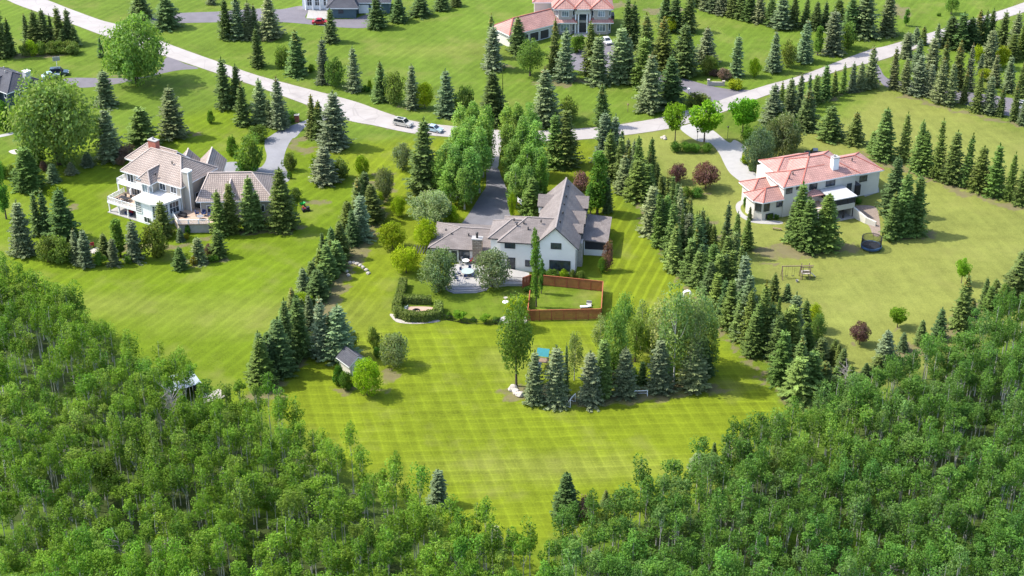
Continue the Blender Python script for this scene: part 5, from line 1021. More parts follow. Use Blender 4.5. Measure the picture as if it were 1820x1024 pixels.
# ------------------------------------------------------------------ cars
def car(name, loc, rz, paint_m, label, L=4.6, Wd=1.85, Hh=1.5, kind='sedan'):
    o = tag(empty(name, (loc[0], loc[1], 0.06), rz), label, 'car'); x = L/2; w = Wd/2
    if kind == 'sedan': top = [(-.30,1.0),(-.22,1.0),(.12,1.0)]; cab = [(-x*.72,.92),(-x*.38,Hh),(x*.16,Hh),(x*.52,.90)]; hood = .88
    elif kind == 'suv': cab = [(-x*.95,1.02),(-x*.84,Hh),(x*.18,Hh),(x*.48,1.02)]; hood = 1.0
    else: cab = [(-x*.15,1.05),(-x*.10,Hh),(x*.30,Hh),(x*.52,1.05)]; hood = 1.05
    prof = [(-x,.42),(-x*.98,.80),(cab[0][0],cab[0][1]),(cab[3][0],cab[3][1]),(x*.93,hood-.12),(x,.62),(x*.99,.30),(-x*.97,.28)]
    if kind == 'pickup': prof = [(-x,.5),(-x*.98,1.02),(cab[0][0],1.04),(cab[3][0],1.05),(x*.93,.98),(x,.7),(x*.99,.4),(-x*.97,.4)]
    b = MB(); n = len(prof)
    def ring(f, ins): return [Vector((p[0]*(1-.02*ins), f*w*(1-.05*ins), p[1])) for p in prof]
    rr = [[Vector((p[0], -w*.97, p[1])) for p in prof], [Vector((p[0]*.985, -w, p[1]*.98+.01)) for p in prof], [Vector((p[0]*.985, w, p[1]*.98+.01)) for p in prof], [Vector((p[0], w*.97, p[1])) for p in prof]]
    a, d = rr[1], rr[2]
    for k in range(n): b.face([a[k], d[k], d[(k+1)%n], a[(k+1)%n]])
    b.face(a); b.face(d[::-1])
    # cabin: pillars and roof narrower than the body
    c0 = [Vector((p[0], -w*(.95 if i in (0,3) else .78), p[1])) for i, p in enumerate(cab)]; c1 = [Vector((p.x, -p.y, p.z)) for p in c0]
    for k in range(3): b.face([c0[k], c1[k], c1[k+1], c0[k+1]])
    b.face(c0); b.face(c1[::-1]); body = b.build('body', M[paint_m], o)
    def pane(nm, pts, off):
        g = MB(); cc = sum(pts, Vector())/len(pts); g.face([cc+(p-cc)*.86+off for p in pts]); g.build(nm, M['car_glass'], body)
    pane('windscreen', [c0[3], c1[3], c1[2], c0[2]], Vector((.02,0,.02))); pane('rear_window', [c0[0], c0[1], c1[1], c1[0]], Vector((-.02,0,.02)))
    pane('side_window', c0, Vector((0,-.02,.01))); pane('side_window', c1[::-1], Vector((0,.02,.01)))
    if kind == 'suv': MB().box(cab[1][0]+.5, cab[2][0]-.3, -w*.5, w*.5, Hh+.005, Hh+.02).build('sunroof', M['car_glass'], body)
    if kind == 'pickup': MB().box(-x*.94, cab[0][0]-.1, -w*.82, w*.82, 1.03, 1.06).build('bed', M['mat_black'], body)
    for sx in (-.60,.62):
        for sy in (-1,1):
            t = MB(); X = Matrix.Translation((x*sx, sy*(w-.10), .33)) @ Matrix.Rotation(PI/2, 4, 'X')
            q = MB().lathe([(.24,-.11),(.33,-.10),(.34,0),(.33,.10),(.24,.11)], 14); t.v = [tuple(X @ Vector(p)) for p in q.v]; t.f = q.f; t.uv = q.uv
            wh = t.build('wheel', M['tyre'], o)
            q = MB().lathe([(.22,-.02),(.22,.02)], 12); r = MB(); Y = Matrix.Translation((x*sx, sy*(w+.01), .33)) @ Matrix.Rotation(PI/2, 4, 'X'); r.v = [tuple(Y @ Vector(p)) for p in q.v]; r.f = q.f; r.uv = q.uv; r.build('rim', M['steel'], wh)
    for sy in (-1,1):
        MB().box(x*.93, x*1.003, sy*w*.62-.2, sy*w*.62+.2, .62, .76).build('headlight', M['clear_light'], o); MB().box(-x*1.0, -x*.955, sy*w*.7-.16, sy*w*.7+.16, .66, .82).build('tail_light', M['red_light'], o)
        MB().box(cab[3][0]-.5, cab[3][0]-.3, sy*w*1.0-.08, sy*w*1.0+.08, .92, 1.06).build('mirror', M[paint_m], o)
    return o
car('suv', ca('T2',1050,880), R(-27), 'silver_paint', 'silver-beige suv parked on the road behind the light blue sedan', 4.8, 1.95, 1.75, 'suv')
car('sedan', ca('T2',1262,918), R(-25), 'sky_paint', 'light blue sedan parked on the road near the middle driveway', 4.7, 1.85, 1.45)
car('hatchback', ca('T2',470,168), R(2), 'red_paint', 'crimson car parked at the slate-roofed garage near the top edge', 4.5, 1.85, 1.5)
car('hatchback', ca('T3',700,300), R(-70), 'white_car_paint', 'white car parked before the far pink-roofed stone house', 4.4, 1.85, 1.5)
car('car', ca('T1',415,525), R(8), 'dark_paint', 'dark teal truck standing beside the dark house at upper left', 4.9, 2.0, 1.9, 'suv')
car('car', ca('T1',355,545), R(30), 'sky_paint', 'pale grey-blue car between the dark house and the dark teal truck', 4.4, 1.85, 1.5)
car('pickup', ca('HR',770,150), R(172), 'black_paint', 'black pickup truck with white cab cover parked behind the cream house', 5.4, 2.0, 1.85, 'pickup')
car('van', ca('T4',1815,765), R(-20), 'white_car_paint', 'white van at the right edge beside the spruce nursery', 4.8, 2.0, 1.9, 'suv')
# ------------------------------------------------------------------ patio and yard of the white house
HMX = Matrix.Translation(Vector((*ca('HM',1048,665)[:2], 0))) @ Matrix.Rotation(R(-7), 4, 'Z')
def hm(u, v, z=0): return HMX @ Vector((u, v, z))
pt = tag(empty('patio', hm(-17, -3), R(-7)), 'pale paved raised patio with grey steps behind the white house', 'patio')
def pl(px, py, z=.5):
    q = HMX.inverted() @ ca('HM', px, py, z); return (q.x+17, q.y+3)
po = [pl(*p) for p in ((205,640),(245,585),(330,575),(400,585),(520,600),(600,612),(735,640),(728,690),(690,712),(590,712),(520,720),(440,715),(425,728),(225,728),(215,700))]
MB().prism(po, 0, .5).build('paving', M['pale_concrete'], pt)
for k in range(3):
    z = .40-.14*k; e = .45*(k+1); q = [pl(222,728,.5), pl(428,728,.5)]; (x0, y0), (x1, y1) = q
    MB().prism([(x0-e*.9,y0+.6),(x0-e*.7,y0-e*.5),(x0+.9,y0-e-.6),(x1-.9,y1-e-.6),(x1+e*.7,y1-e*.5),(x1+e*.9,y1+.6)], 0, z).build('step', M['pale_concrete' if k == 1 else 'grey_step'], pt)
for k in range(4): q = pl(270+k*16, 690-k*3, .5); MB().box(q[0]-.12, q[0]+.12, q[1]-1.3, q[1]+1.3, .5, .512).build('paving_strip', M['grey_step'], pt)
def chair(loc, rz, mat, label, group, s=1.0):
    o = tag(empty('garden_chair', loc, rz), label, 'chair', group); o.scale = (s,s,s)
    MB().box(-.28,.28,-.26,.3,.40,.47).build('seat', M[mat], o); MB().box(-.28,.28,.26,.33,.47,.98).build('backrest', M[mat], o)
    for x in (-.25,.25):
        for y in (-.22,.27): MB().box(x-.025,x+.025,y-.025,y+.025,0,.42).build('leg', M[mat], o)
        MB().box(x-.04,x+.04,-.26,.3,.64,.69).build('armrest', M[mat], o)
    return o
def table(loc, r, mat, leg, label, rz=0):
    o = tag(empty('garden_table', loc, rz), label, 'table'); MB().lathe([(r,.70),(r,.76)], 18).build('table_top', M[mat], o)
    MB().lathe([(.05,.02),(.05,.70)], 8).build('pedestal', M[leg], o); MB().lathe([(.4,0),(.4,.03),(.08,.06)], 12).build('base', M[leg], o); return o
c = ca('HM', 333, 650, .5); table(c, 1.25, 'teal_cloth', 'black_metal', 'round pale-green dining table on the pale patio')
for k in range(6):
    a = k*PI/3+.3; chair(c+Vector((math.cos(a)*1.65, math.sin(a)*1.65, 0)), a-PI/2, 'navy', 'dark blue patio chair around the round pale-green table', 'chairs around the patio table')
c = ca('HM', 322, 580, .5); table(c, .7, 'white_paint', 'steel', 'small white table by the patio doors of the white house')
for k, a in enumerate((.4,2.2,3.6)): chair(c+Vector((math.cos(a)*1.1, math.sin(a)*1.1, 0)), a-PI/2, 'red_plastic' if k == 0 else 'steel', ['red-brown chair right of the small white patio table','grey chair behind the small white patio table','grey chair left of the small white patio table'][k], 'chairs by the patio doors')
for i, (px, py) in enumerate(((262,690),(250,665))): chair(ca('HM',px,py,.5), 1.2, 'navy', ['dark blue lounge chair at the front left of the patio','dark blue lounge chair behind another at the patio left edge'][i], 'lounge chairs on the patio')
o = tag(empty('patio_railing', ca('HM',640,712), R(-7)), 'black metal railing panel at the right end of the patio', 'railing')
for z in (1.45,.65): MB().box(-1.7,1.7,-.03,.03,z,z+.06).build('rail', M['black_metal'], o)
for k in range(17): MB().box(-1.7+k*.2125-.02,-1.7+k*.2125+.02,-.02,.02,.5,1.45).build('baluster', M['black_metal'], o)
for px, py, i in ((655,600,0),(700,605,1),(262,545,2)):
    o = tag(empty('planter', ca('HM',px,py,.5)), ['dark planter with clipped shrub beside the patio door','dark planter with clipped shrub under the small ground-floor window','dark planter by the left patio doors'][i], 'planter', 'planters by the white house'); MB().lathe([(.22,0),(.32,.5),(.34,.52),(.28,.5)], 10).build('pot', M['black_metal'], o)
    c_ = link('shrub', PROTO['low'][0][2], o); c_.location = (0,0,.45); c_.scale = (.4,.4,.9); c_.color = (.05,.09,.02,1)
o = tag(empty('bird_bath', ca('HM',580,830)), 'grey bird bath on white round base in the lawn below the patio', 'bird bath')
MB().lathe([(.62,0),(.62,.06)], 18).build('base', M['white_paint'], o); MB().lathe([(.16,.06),(.09,.2),(.08,.75),(.12,.8)], 10).build('pedestal', M['stone'], o); MB().lathe([(.12,.8),(.38,.92),(.42,.98),(.34,.95),(.05,.88)], 14).build('bowl', M['stone'], o)
# wooden fence of the square yard: each run is one fence of panels with boards
def fence(name, pts, hgt, label, mat='fence_wood'):
    o = tag(empty(name, (pts[0][0], pts[0][1], 0)), label, 'fence'); org = Vector((pts[0][0], pts[0][1], 0)); rs = random.Random(3)
    for a, b in zip(pts[:-1], pts[1:]):
        a = Vector((a[0],a[1],0))-org; b = Vector((b[0],b[1],0))-org; L = (b-a).length; n = max(1, round(L/2.4)); d = (b-a)/L
        for i in range(n+1):
            p = a+d*(L*i/n); MB().box(p.x-.07,p.x+.07,p.y-.07,p.y+.07,0,hgt+.08).build('post', M[mat], o)
        for i in range(n):
            mb = MB(); p = a+d*(L*i/n); q = a+d*(L*(i+1)/n); k = max(2, int(L/n/.2)); nn = Vector((-d.y,d.x,0))
            for j in range(k):
                s0 = p.lerp(q, j/k)+d*.012; s1 = p.lerp(q, (j+1)/k)-d*.012; off = nn*rs.uniform(.0,.03); zt = hgt+rs.uniform(-.03,.02)
                mb.prism([tuple((s0+off)[:2]),tuple((s1+off)[:2]),tuple((s1+off+nn*.03)[:2]),tuple((s0+off+nn*.03)[:2])], .05, zt)
            for z in (.35,hgt-.25): mb.bar(p-nn*.03+Vector((0,0,z)), q-nn*.03+Vector((0,0,z)), .04, .09)
            tag(mb.build('board_panel', M[mat], o), kind='stuff')
        mb = MB(); mb.bar(a+Vector((0,0,hgt+.07)), b+Vector((0,0,hgt+.07)), .16, .05); mb.build('top_rail', M[mat], o)
P = lambda x, y, z=0: ca('HM', x, y, z)
fence('wood_fence', [P(690,738),P(740,720),P(822,722),P(1212,762)], 2.2, 'red-brown wooden fence run behind the square yard, under the white house')
fence('wood_fence', [P(1212,766),P(1200,938)], 2.2, 'red-brown wooden fence run seen edge-on at the right of the square yard')
fence('wood_fence', [P(1196,942),P(720,952)], 2.2, 'red-brown wooden fence run along the front of the square yard')
fence('wood_fence', [P(722,948),P(738,800)], 1.5, 'red-brown wooden fence run at the left of the square yard by the columnar tree')
def low_rail(label, pts, hgt=1.1):
    org = Vector((pts[0].x, pts[0].y, 0)); o = tag(empty('metal_fence', org), label, 'fence')
    for a, b in zip(pts[:-1], pts[1:]):
        a = a-org; b = b-org; L = (b-a).length; n = max(2, int(L/.22)); mb = MB()
        for z in (.15,hgt-.08): mb.bar(a+Vector((0,0,z)), b+Vector((0,0,z)), .05)
        mb.build('rail', M['black_metal'], o); mb = MB()
        for i in range(n+1): p = a.lerp(b, i/n); mb.box(p.x-.018,p.x+.018,p.y-.018,p.y+.018,.0,hgt)
        tag(mb.build('balusters', M['black_metal'], o), kind='stuff')
        for i in range(0, n+1, 8): p = a.lerp(b, i/n); MB().box(p.x-.05,p.x+.05,p.y-.05,p.y+.05,0,hgt+.1).build('post', M['black_metal'], o)
low_rail('low black metal fence between the fire-pit hedge and the wooden yard', [P(180,945),P(330,972),P(545,980),P(600,965)])
o = tag(empty('lounger', P(1095,868), R(5)), 'white sun lounger lying in the square fenced yard', 'lounger'); MB().box(-.9,.9,-.3,.3,.28,.36).build('bed', M['white_paint'], o); MB().box(.55,1.2,-.3,.3,.36,.5).build('headrest', M['white_paint'], o)
for x in (-.8,.8): MB().box(x-.04,x+.04,-.28,.28,0,.28).build('leg', M['steel'], o)
o = tag(empty('stone_bench', P(1122,852), R(-8)), 'pale grey garden seat right of the white lounger in the fenced yard', 'seat'); MB().box(-.5,.5,-.3,.3,.3,.42).build('seat', M['pale_concrete'], o); MB().box(-.5,.5,.25,.36,.42,.85).build('backrest', M['pale_concrete'], o)
for x in (-.42,.42): MB().box(x-.05,x+.05,-.25,.3,0,.3).build('leg', M['steel'], o)
# clipped hedge round the fire pit: a leaf-covered wall of real leaves
def hedge(label, runs, hgt, wid, col):
    rs = np.random.RandomState(len(label)); org = runs[0][0]; Q, C = [], []
    core = MB()
    for a, b in runs:
        a = a-org; b = b-org; L = (b-a).length; d = (b-a)/L; n = Vector((-d.y,d.x,0)); k = int(L*(2*hgt+wid)*90)
        s = rs.rand(k)*(L+wid)-wid/2; t = rs.rand(k)*(2*hgt+wid)
        off = np.where(t < hgt, -wid/2, np.where(t < hgt+wid, t-hgt-wid/2, wid/2)); z = np.where(t < hgt, t, np.where(t < hgt+wid, hgt, 2*hgt+wid-t))
        p = np.stack([a.x+d.x*s+n.x*off, a.y+d.y*s+n.y*off, z], -1)+rs.normal(0,.07,(k,3)); p[:,2] = np.maximum(p[:,2], .05)
        nn = unit(rs.normal(size=(k,3))*.6+np.stack([n.x*np.sign(off)*(t<hgt)+n.x*(t>hgt+wid), n.y*np.sign(off)*(t<hgt)+n.y*(t>hgt+wid), 0*s+.6], -1)); e = unit(np.cross(nn, rs.normal(size=(k,3)))); f = np.cross(nn, e); w_ = .13*rs.uniform(.7,1.4,(k,1))
        Q.append(np.stack([p-e*w_,p-f*w_*.7,p+e*w_,p+f*w_*.7],1)); g = rs.uniform(.75,1.25,(k,1)); C.append(np.concatenate([g,g,g],1))
        core.prism([tuple((a-n*wid*.42-d*wid*.4)[:2]),tuple((b-n*wid*.42+d*wid*.4)[:2]),tuple((b+n*wid*.42+d*wid*.4)[:2]),tuple((a+n*wid*.42-d*wid*.4)[:2])], 0, hgt*.86)
    o = tag(empty('clipped_hedge', org), label, 'hedge', 'clipped hedges round the fire pit'); c_ = link('foliage', card_mesh('hedge_leaves', np.concatenate(Q), np.concatenate(C), M['leaf']), o); c_.color = (*col,1)
    core.build('twiggy_core', M['hedge_twig'], o)
HC = (.16,.215,.05)
pp = lambda x, y: ca('PT', x, y)
hedge('long clipped hedge curving round the left and front of the fire pit', [(pp(255,345),pp(225,480)),(pp(225,480),pp(175,640)),(pp(175,640),pp(200,720)),(pp(200,720),pp(330,765)),(pp(330,765),pp(520,770)),(pp(520,770),pp(680,735))], 1.7, 1.4, HC)
hedge('short clipped hedge behind the fire pit', [(pp(290,545),pp(570,555))], 1.5, 1.2, HC)
hedge('clipped hedge at the right end of the fire pit', [(pp(700,640),pp(690,700))], 1.7, 1.5, HC)
sheet('fire_pit_court', [tuple(pp(*p)[:2]) for p in ((240,640),(300,600),(590,600),(640,640),(620,690),(400,700),(260,690))], 'tan_sand', .03)
sheet('garden_bed', [tuple(pp(*p)[:2]) for p in ((90,700),(160,780),(260,805),(430,812),(640,795),(720,772),(640,760),(400,780),(230,760),(130,690))], 'stone', .03)
chair(pp(285,655), -1.9, 'teal_cloth', 'pale blue garden chair inside the hedged fire-pit court', None, 1.3)
o = tag(empty('fire_pit', pp(420,660)), 'dark ring-shaped fire pit on the sandy court inside the hedge', 'fire pit'); MB().lathe([(.75,0),(.75,.35),(.6,.35),(.6,.1)], 16, caps=False).build('ring', M['black_metal'], o)
def boulder(loc, r, label, group, seed):
    rs = random.Random(seed); import bmesh
    bm = bmesh.new(); bmesh.ops.create_icosphere(bm, subdivisions=2, radius=1)
    for v in bm.verts: k = 1+rs.uniform(-.14,.14); v.co = Vector((v.co.x*r*k*1.15, v.co.y*r*k*.95, max(v.co.z, -.35)*r*k*.8+r*.28))
    me = bpy.data.meshes.new('boulder'); bm.to_mesh(me); bm.free(); me.materials.append(M['boulder']); o = link('boulder', me); o.location = loc; o.rotation_euler = (0,0,seed); tag(o, label, 'boulder', group)
for i, (x, y, r) in enumerate(((135,575,.85),(160,600,.72),(190,620,.75))): boulder(ca('G',x,y), r, ['pale boulder at the left end of the island bed, farthest of three','pale boulder at the left end of the island bed, middle of three','pale boulder at the left end of the island bed, nearest of three'][i], 'boulders by the island bed', i+1)
for i, (x, y) in enumerate(((862,375),(890,375),(915,382),(940,395),(960,410),(985,430),(1000,455),(850,470),(835,440))): boulder(ca('LC',x,y), .42, 'pale edging stone, %s from the left in the arc by the left spruce row' % ordw(i+1), 'arc of edging stones', 20+i)
for i, (x, y) in enumerate(((1090,268),(1105,262),(1110,275))): boulder(ca('M3',x-0,y-205), .45, 'small white rock on the verge left of the cream house drive, %s of three' % ordw(i+1), 'white rocks on the verge', 40+i)
# ------------------------------------------------------------------ play things
o = tag(empty('play_tower', ca('G',372,400), R(-12)), 'wooden play tower with turquoise canopy behind the blue spruces on the island bed', 'play tower')
for x in (-.8,.8):
    for y in (-.7,.7): MB().box(x-.06,x+.06,y-.06,y+.06,0,3.1).build('post', M['play_wood'], o)
MB().box(-.9,.9,-.8,.8,1.35,1.45).build('platform', M['play_wood'], o)
mb = MB(); A = [(-1.1,-1.2,2.9),(1.1,-1.2,2.9),(1.1,0,3.9),(-1.1,0,3.9)]; B_ = [(-1.1,1.2,2.9),(1.1,1.2,2.9),(1.1,0,3.9),(-1.1,0,3.9)]; mb.face(A); mb.face(B_[::-1]); mb.build('canopy', M['tarp'], o)
MB().bar((-.5,-.9,1.4),(-.5,-2.8,.2),.6,.08).build('slide', M['blue_pad'], o); MB().bar((.9,0,2.7),(4.2,0,2.7),.14).build('swing_beam', M['play_wood'], o)
for y in (-.9,.9): MB().bar((4.2,0,2.7),(4.3,y,0),.1).build('swing_leg', M['play_wood'], o)
for x in (2.0,3.2):
    mb = MB(); mb.bar((x-.2,0,2.65),(x-.2,0,.55),.03); mb.bar((x+.2,0,2.65),(x+.2,0,.55),.03); mb.box(x-.25,x+.25,-.1,.1,.5,.55); mb.build('swing', M['black_metal'], o)
def goal(name, loc, rz, tilt, label, w=2.3, hh=1.15):
    o = tag(empty(name, loc, rz), label, 'goal', 'white goals by the island bed'); o.rotation_euler = (tilt, 0, rz); mb = MB(); d = .9
    for x in (-w/2, w/2): mb.bar((x,0,0),(x,0,hh),.09); mb.bar((x,0,hh),(x,d,0),.07); mb.bar((x,0,.03),(x,d,.03),.07)
    mb.bar((-w/2,0,hh),(w/2,0,hh),.09); mb.bar((-w/2,d,.03),(w/2,d,.03),.07); mb.build('frame', M['white_paint'], o); nb = MB()
    for i in range(1, 12): x = -w/2+w*i/12; nb.bar((x,0,hh),(x,d,.03),.018)
    for i in range(1, 6): nb.bar((-w/2,d*i/6,hh*(1-i/6)),(w/2,d*i/6,hh*(1-i/6)),.018)
    tag(nb.build('net', M['pale_concrete'], o), kind='stuff')
goal('soccer_goal', ca('G',1122,626), R(3), 0, 'small white goal standing at the front of the island bed')
goal('soccer_goal', ca('G',598,690), R(62), R(0), 'small white goal turned sideways between two blue spruces', 2.0, 1.7)
o = tag(empty('trampoline', ca('M4',740,835)), 'round black trampoline with dark safety net on the right lawn', 'trampoline')
MB().lathe([(1.75,.82),(1.75,.85)], 28).build('jumping_mat', M['mat_black'], o); MB().lathe([(1.76,.84),(2.1,.86),(2.12,.80),(1.76,.79)], 28, caps=False).build('edge_pad', M['blue_pad'], o); MB().lathe([(2.1,.45),(2.1,.8)], 28, caps=False).build('skirt', M['blue_pad'], o)
for k in range(6):
    a = k*PI/3+.2; x, y = 2.15*math.cos(a), 2.15*math.sin(a); MB().tube([(x,y,0),(x,y,.85),(x*1.04,y*1.04,1.7),(x,y,2.6)], .04, 6).build('pole', M['black_metal'], o)
nb = MB(); N = 60
for k in range(N):
    a = 2*PI*k/N; b2 = 2*PI*(k+1)/N; nb.bar((2.0*math.cos(a),2.0*math.sin(a),.86),(2.0*math.cos(a),2.0*math.sin(a),2.55),.05)
    for z in (1.15,1.45,1.75,2.05,2.35,2.55): nb.bar((2.0*math.cos(a),2.0*math.sin(a),z),(2.0*math.cos(b2),2.0*math.sin(b2),z),.045 if z < 2.5 else .08)
tag(nb.build('safety_net', M['black_metal'], o), kind='stuff')
o = tag(empty('swing_set', ca('M4',225,1040), R(2)), 'wooden swing set with small platform tower on the right lawn', 'swing set')
for x in (-3.1,.5): MB().bar((x,0,2.6),(x,-.9,0),.12).build('leg', M['play_wood'], o); MB().bar((x,0,2.6),(x,.9,0),.12).build('leg', M['play_wood'], o)
MB().bar((-3.3,0,2.65),(3.0,0,2.65),.15).build('beam', M['play_wood'], o)
for x in (-2.2,-.9):
    mb = MB(); mb.bar((x-.22,0,2.6),(x-.22,0,.5),.03); mb.bar((x+.22,0,2.6),(x+.22,0,.5),.03); mb.box(x-.27,x+.27,-.12,.12,.45,.5); mb.build('swing', M['black_metal'], o)
for x in (.8,2.3):
    for y in (-.7,.7): MB().box(x-.07,x+.07,y-.07,y+.07,0,2.9).build('post', M['play_wood'], o)
MB().box(.7,2.4,-.8,.8,1.2,1.3).build('platform', M['boulder'], o); MB().box(.75,2.35,-.78,-.72,1.5,1.9).build('guard_board', M['play_wood'], o); MB().bar((.7,0,2.3),(3.0,0,2.3),.1).build('beam', M['play_wood'], o); MB().bar((2.4,.2,1.25),(3.6,.2,.1),.5,.06).build('slide', M['pale_concrete'], o)
o = tag(empty('bucket_seat', ca('M4',222,1068)), 'small pale bucket on the grass under the swing set', 'bucket'); MB().lathe([(.2,0),(.28,.4),(.3,.42),(.25,.38),(.2,.1)], 10).build('tub', M['pale_concrete'], o)
o = tag(empty('basketball_hoop', ca('DR',716,950), R(-60)), 'basketball hoop on a dark pole beside the middle driveway', 'basketball hoop')
MB().tube([(0,0,0),(0,0,3.0),(0,-.5,3.3)], .07, 8).build('pole', M['black_metal'], o); bb = MB().box(-.9,.9,-.62,-.56,2.9,4.0).build('backboard', M['white_paint'], o); mb = MB()
for a in ((-.9,.9,2.9,2.97),(-.9,.9,3.93,4.0),(-.3,.3,3.1,3.14),(-.3,.3,3.52,3.56)): mb.box(a[0],a[1],-.65,-.621,a[2],a[3])
for x in (-.9,.83): mb.box(x,x+.07,-.65,-.622,2.97,3.93)
for x in (-.3,.26): mb.box(x,x+.04,-.65,-.621,3.14,3.52)
mb.build('board_marking', M['black_metal'], bb); MB().tube([(.23*math.cos(k*PI/6),-.9+.23*math.sin(k*PI/6),3.05) for k in range(13)], .02, 5).build('rim', M['red_plastic'], o)
o = tag(empty('basketball_hoop', ca('T1',405,500), R(20)), 'basketball hoop with grey board above the dark teal truck', 'basketball hoop'); MB().tube([(0,0,0),(0,0,3.2)], .07, 8).build('pole', M['white_paint'], o); MB().box(-.9,.9,-.2,-.1,2.9,4.0).build('backboard', M['steel'], o)
# ------------------------------------------------------------------ small garden things
o = tag(empty('ride_on_mower', ca('M2',368,572), R(20)), 'black ride-on mower on the lawn right of the beige house', 'mower')
MB().box(-.8,.8,-.45,.45,.3,.6).build('body', M['black_metal'], o); MB().box(.2,.85,-.35,.35,.6,.95).build('hood', M['black_metal'], o); MB().box(-.5,0,-.3,.3,.6,.75).box(-.58,-.45,-.3,.3,.75,1.25).build('seat', M['red_plastic'], o); MB().tube([(.25,0,.9),(.05,0,1.3)], .03, 6).build('steering_column', M['steel'], o)
for x in (-.55,.6):
    for y in (-.45,.45): X = Matrix.Translation((x,y,.28)) @ Matrix.Rotation(PI/2,4,'X'); q = MB().lathe([(.15,-.1),(.28,-.09),(.28,.09),(.15,.1)],12); q.v = [tuple(X@Vector(p)) for p in q.v]; q.build('wheel', M['tyre'], o)
o = tag(empty('wheelbarrow', ca('M2',345,545), R(50)), 'bright green wheelbarrow beside the black ride-on mower', 'wheelbarrow'); mb = MB(); lo = [(-.3,-.25,.5),(.35,-.2,.5),(.35,.2,.5),(-.3,.25,.5)]; hi = [(-.5,-.45,.95),(.75,-.4,1.0),(.75,.4,1.0),(-.5,.45,.95)]
mb.face(lo[::-1])
for k in range(4): mb.face([lo[k],lo[(k+1)%4],hi[(k+1)%4],hi[k]])
mb.build('tub', M['green_plastic'], o); MB().bar((.6,0,.2),(-1.2,-.35,.7),.05).bar((.6,0,.2),(-1.2,.35,.7),.05).bar((-.4,-.3,.5),(-.4,-.3,0),.04).bar((-.4,.3,.5),(-.4,.3,0),.04).build('frame', M['black_metal'], o); X = Matrix.Translation((.7,0,.2)) @ Matrix.Rotation(PI/2,4,'X'); q = MB().lathe([(.12,-.05),(.2,-.04),(.2,.04),(.12,.05)],12); q.v = [tuple(X@Vector(p)) for p in q.v]; q.build('wheel', M['tyre'], o)
# terrace and deck furniture of the beige house
def lh(u, v, z): return LHX @ Vector((u, v, z))
o = tag(empty('covered_sofa', lh(.6,-.3,2.15), R(-31)), 'dark covered sofa against the sunroom on the beige house terrace', 'sofa'); MB().box(-.9,.9,-.4,.4,.05,.5).box(-.9,.9,.25,.45,.5,.9).build('cover', M['black_metal'], o)
for i, (u, v) in enumerate(((3.0,1.6),(4.2,2.2),(5.6,2.3))): chair(lh(u,v,2.15), R(-31)+[2.6,.4,-.8][i], 'navy', 'navy blue cushioned chair on the beige house terrace, %s from the left' % ordw(i+1), 'navy chairs on the terrace', 1.35)
c = lh(4.6,.6,2.15); table(c, .7, 'steel', 'steel', 'low grey round table on the beige house terrace')
c = lh(-14.2,-1.6,2.62); o = tag(empty('patio_table', c, R(-31)), 'long dark table on the lower white deck of the beige house', 'table'); MB().box(-1.2,1.2,-.55,.55,.68,.75).build('table_top', M['black_metal'], o)
for x in (-1.05,1.05):
    for y in (-.45,.45): MB().box(x-.04,x+.04,y-.04,y+.04,0,.68).build('leg', M['black_metal'], o)
for i, (u, v, a) in enumerate(((-15.0,-2.6,PI),(-13.6,-2.6,PI),(-15.0,-.6,0),(-13.5,-.6,0))): chair(lh(u,v,2.62), R(-31)+a, 'black_metal', 'dark chair at the long table on the lower white deck', 'chairs on the lower white deck')
o = tag(empty('hanging_rug', lh(-12.6,-2.4,.12), R(-31)), 'red and dark seating draped with cloth under the lower deck', 'seating'); MB().box(-.9,.9,-.4,.4,0,.5).build('seat', M['navy'], o); MB().box(-.9,.9,.2,.45,.5,1.2).build('backrest', M['red_plastic'], o)
chair(ca('M1',645,825), R(-150), 'red_plastic', 'red garden chair in the bed below the beige house', None, 1.3)
sheet('gravel_patch', [tuple(ca('M1',*p)[:2]) for p in ((640,840),(690,825),(700,850),(660,870),(630,860))], 'boulder', .03)
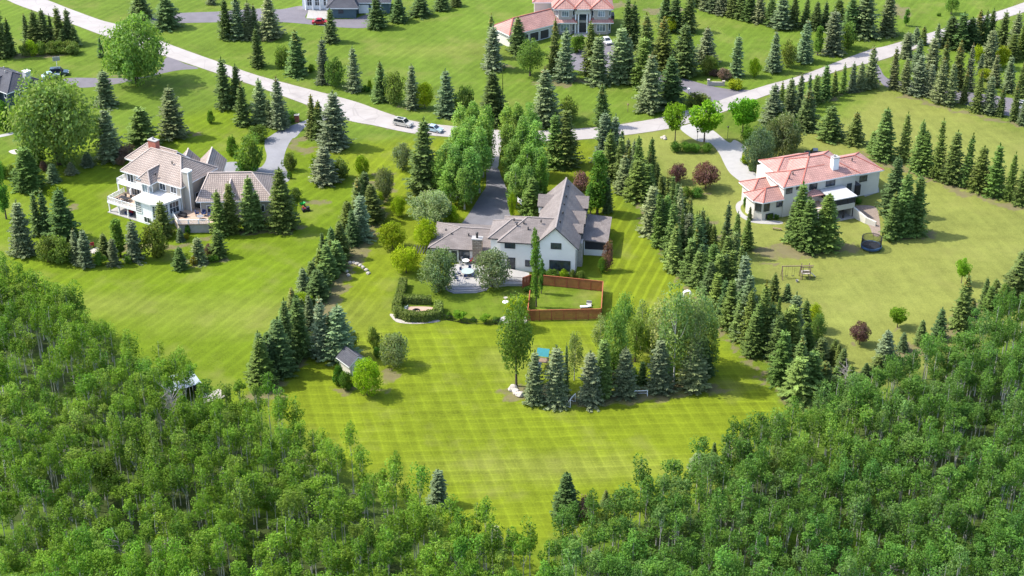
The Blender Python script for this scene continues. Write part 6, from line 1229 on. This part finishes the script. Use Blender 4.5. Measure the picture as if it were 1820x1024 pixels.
# gate pillar, entry wall, posts
o = tag(empty('gate_pillar', ca('T2',308,852)), 'red-brown brick gate pillar beside the beige house drive', 'pillar'); MB().box(-.5,.5,-.5,.5,0,1.7).build('shaft', M['brick'], o); MB().box(-.6,.6,-.6,.6,1.7,1.85).build('cap', M['pale_concrete'], o)
o = tag(empty('entry_wall', ca('T3',1470,600), R(-4)), 'low pale stone entry wall with end pillars by the far drive', 'wall'); MB().box(-1.8,1.6,-.2,.2,0,1.0).build('wall_panel', M['grey_stone_wall'], o)
for x, hh in ((-2.0,1.5),(1.75,1.2)): MB().box(x-.28,x+.28,-.3,.3,0,hh).box(x-.35,x+.35,-.37,.37,hh,hh+.14).build('pillar', M['boulder'], o)
o = tag(empty('mailbox', ca('T3',1275,662)), 'pale mailbox on a post beside the far drive', 'mailbox'); MB().box(-.08,.08,-.08,.08,0,1.2).build('post', M['pale_concrete'], o); MB().box(-.22,.22,-.3,.3,1.2,1.6).build('box', M['white_paint'], o); MB().box(.3,.7,-.2,.2,0,.7).build('base_stone', M['pale_concrete'], o)
for i, (c_, x, y, lab) in enumerate((('M3',1335,95,'thin dark lamp post by the clipped shrubs at the cream house drive'),('T3',1548,968,'thin dark lamp post on the verge right of the cream house drive'),('T3',850,785,'thin pale stake in the lawn above the road'))):
    o = tag(empty('garden_lamp', ca(c_,x,y)), lab, 'post'); MB().tube([(0,0,0),(0,0,2.6 if i < 2 else 1.8)], .05, 6).build('pole', M['black_metal' if i < 2 else 'play_wood'], o); MB().lathe([(.05,0),(.2,.12),(.22,.35),(.05,.5)], 8, (0,0,2.6 if i < 2 else 1.7)).build('lantern', M['black_metal' if i < 2 else 'play_wood'], o)
o = tag(empty('garden_arbor', ca('L3',1262,225), R(15)), 'white garden arbor between the pale birches and the right spruce row', 'arbor')
for x in (-.7,.7): MB().box(x-.08,x+.08,-.3,.3,0,2.0).build('side_frame', M['white_paint'], o)
mb = MB(); ar = [(.78*math.cos(PI*k/8), 2.0+.5*math.sin(PI*k/8)) for k in range(9)]
for a, b2 in zip(ar[:-1], ar[1:]): mb.bar((a[0],0,a[1]),(b2[0],0,b2[1]),.6,.08)
mb.build('arch', M['white_paint'], o)
o = tag(empty('picnic_bench', ca('HR',415,815), R(-18)), 'small weathered bench on the worn lawn left of the cream house spruces', 'bench'); MB().box(-.9,.9,-.2,.2,.4,.47).build('seat', M['play_wood'], o)
for x in (-.75,.75): MB().box(x-.06,x+.06,-.18,.18,0,.4).build('leg', M['play_wood'], o)
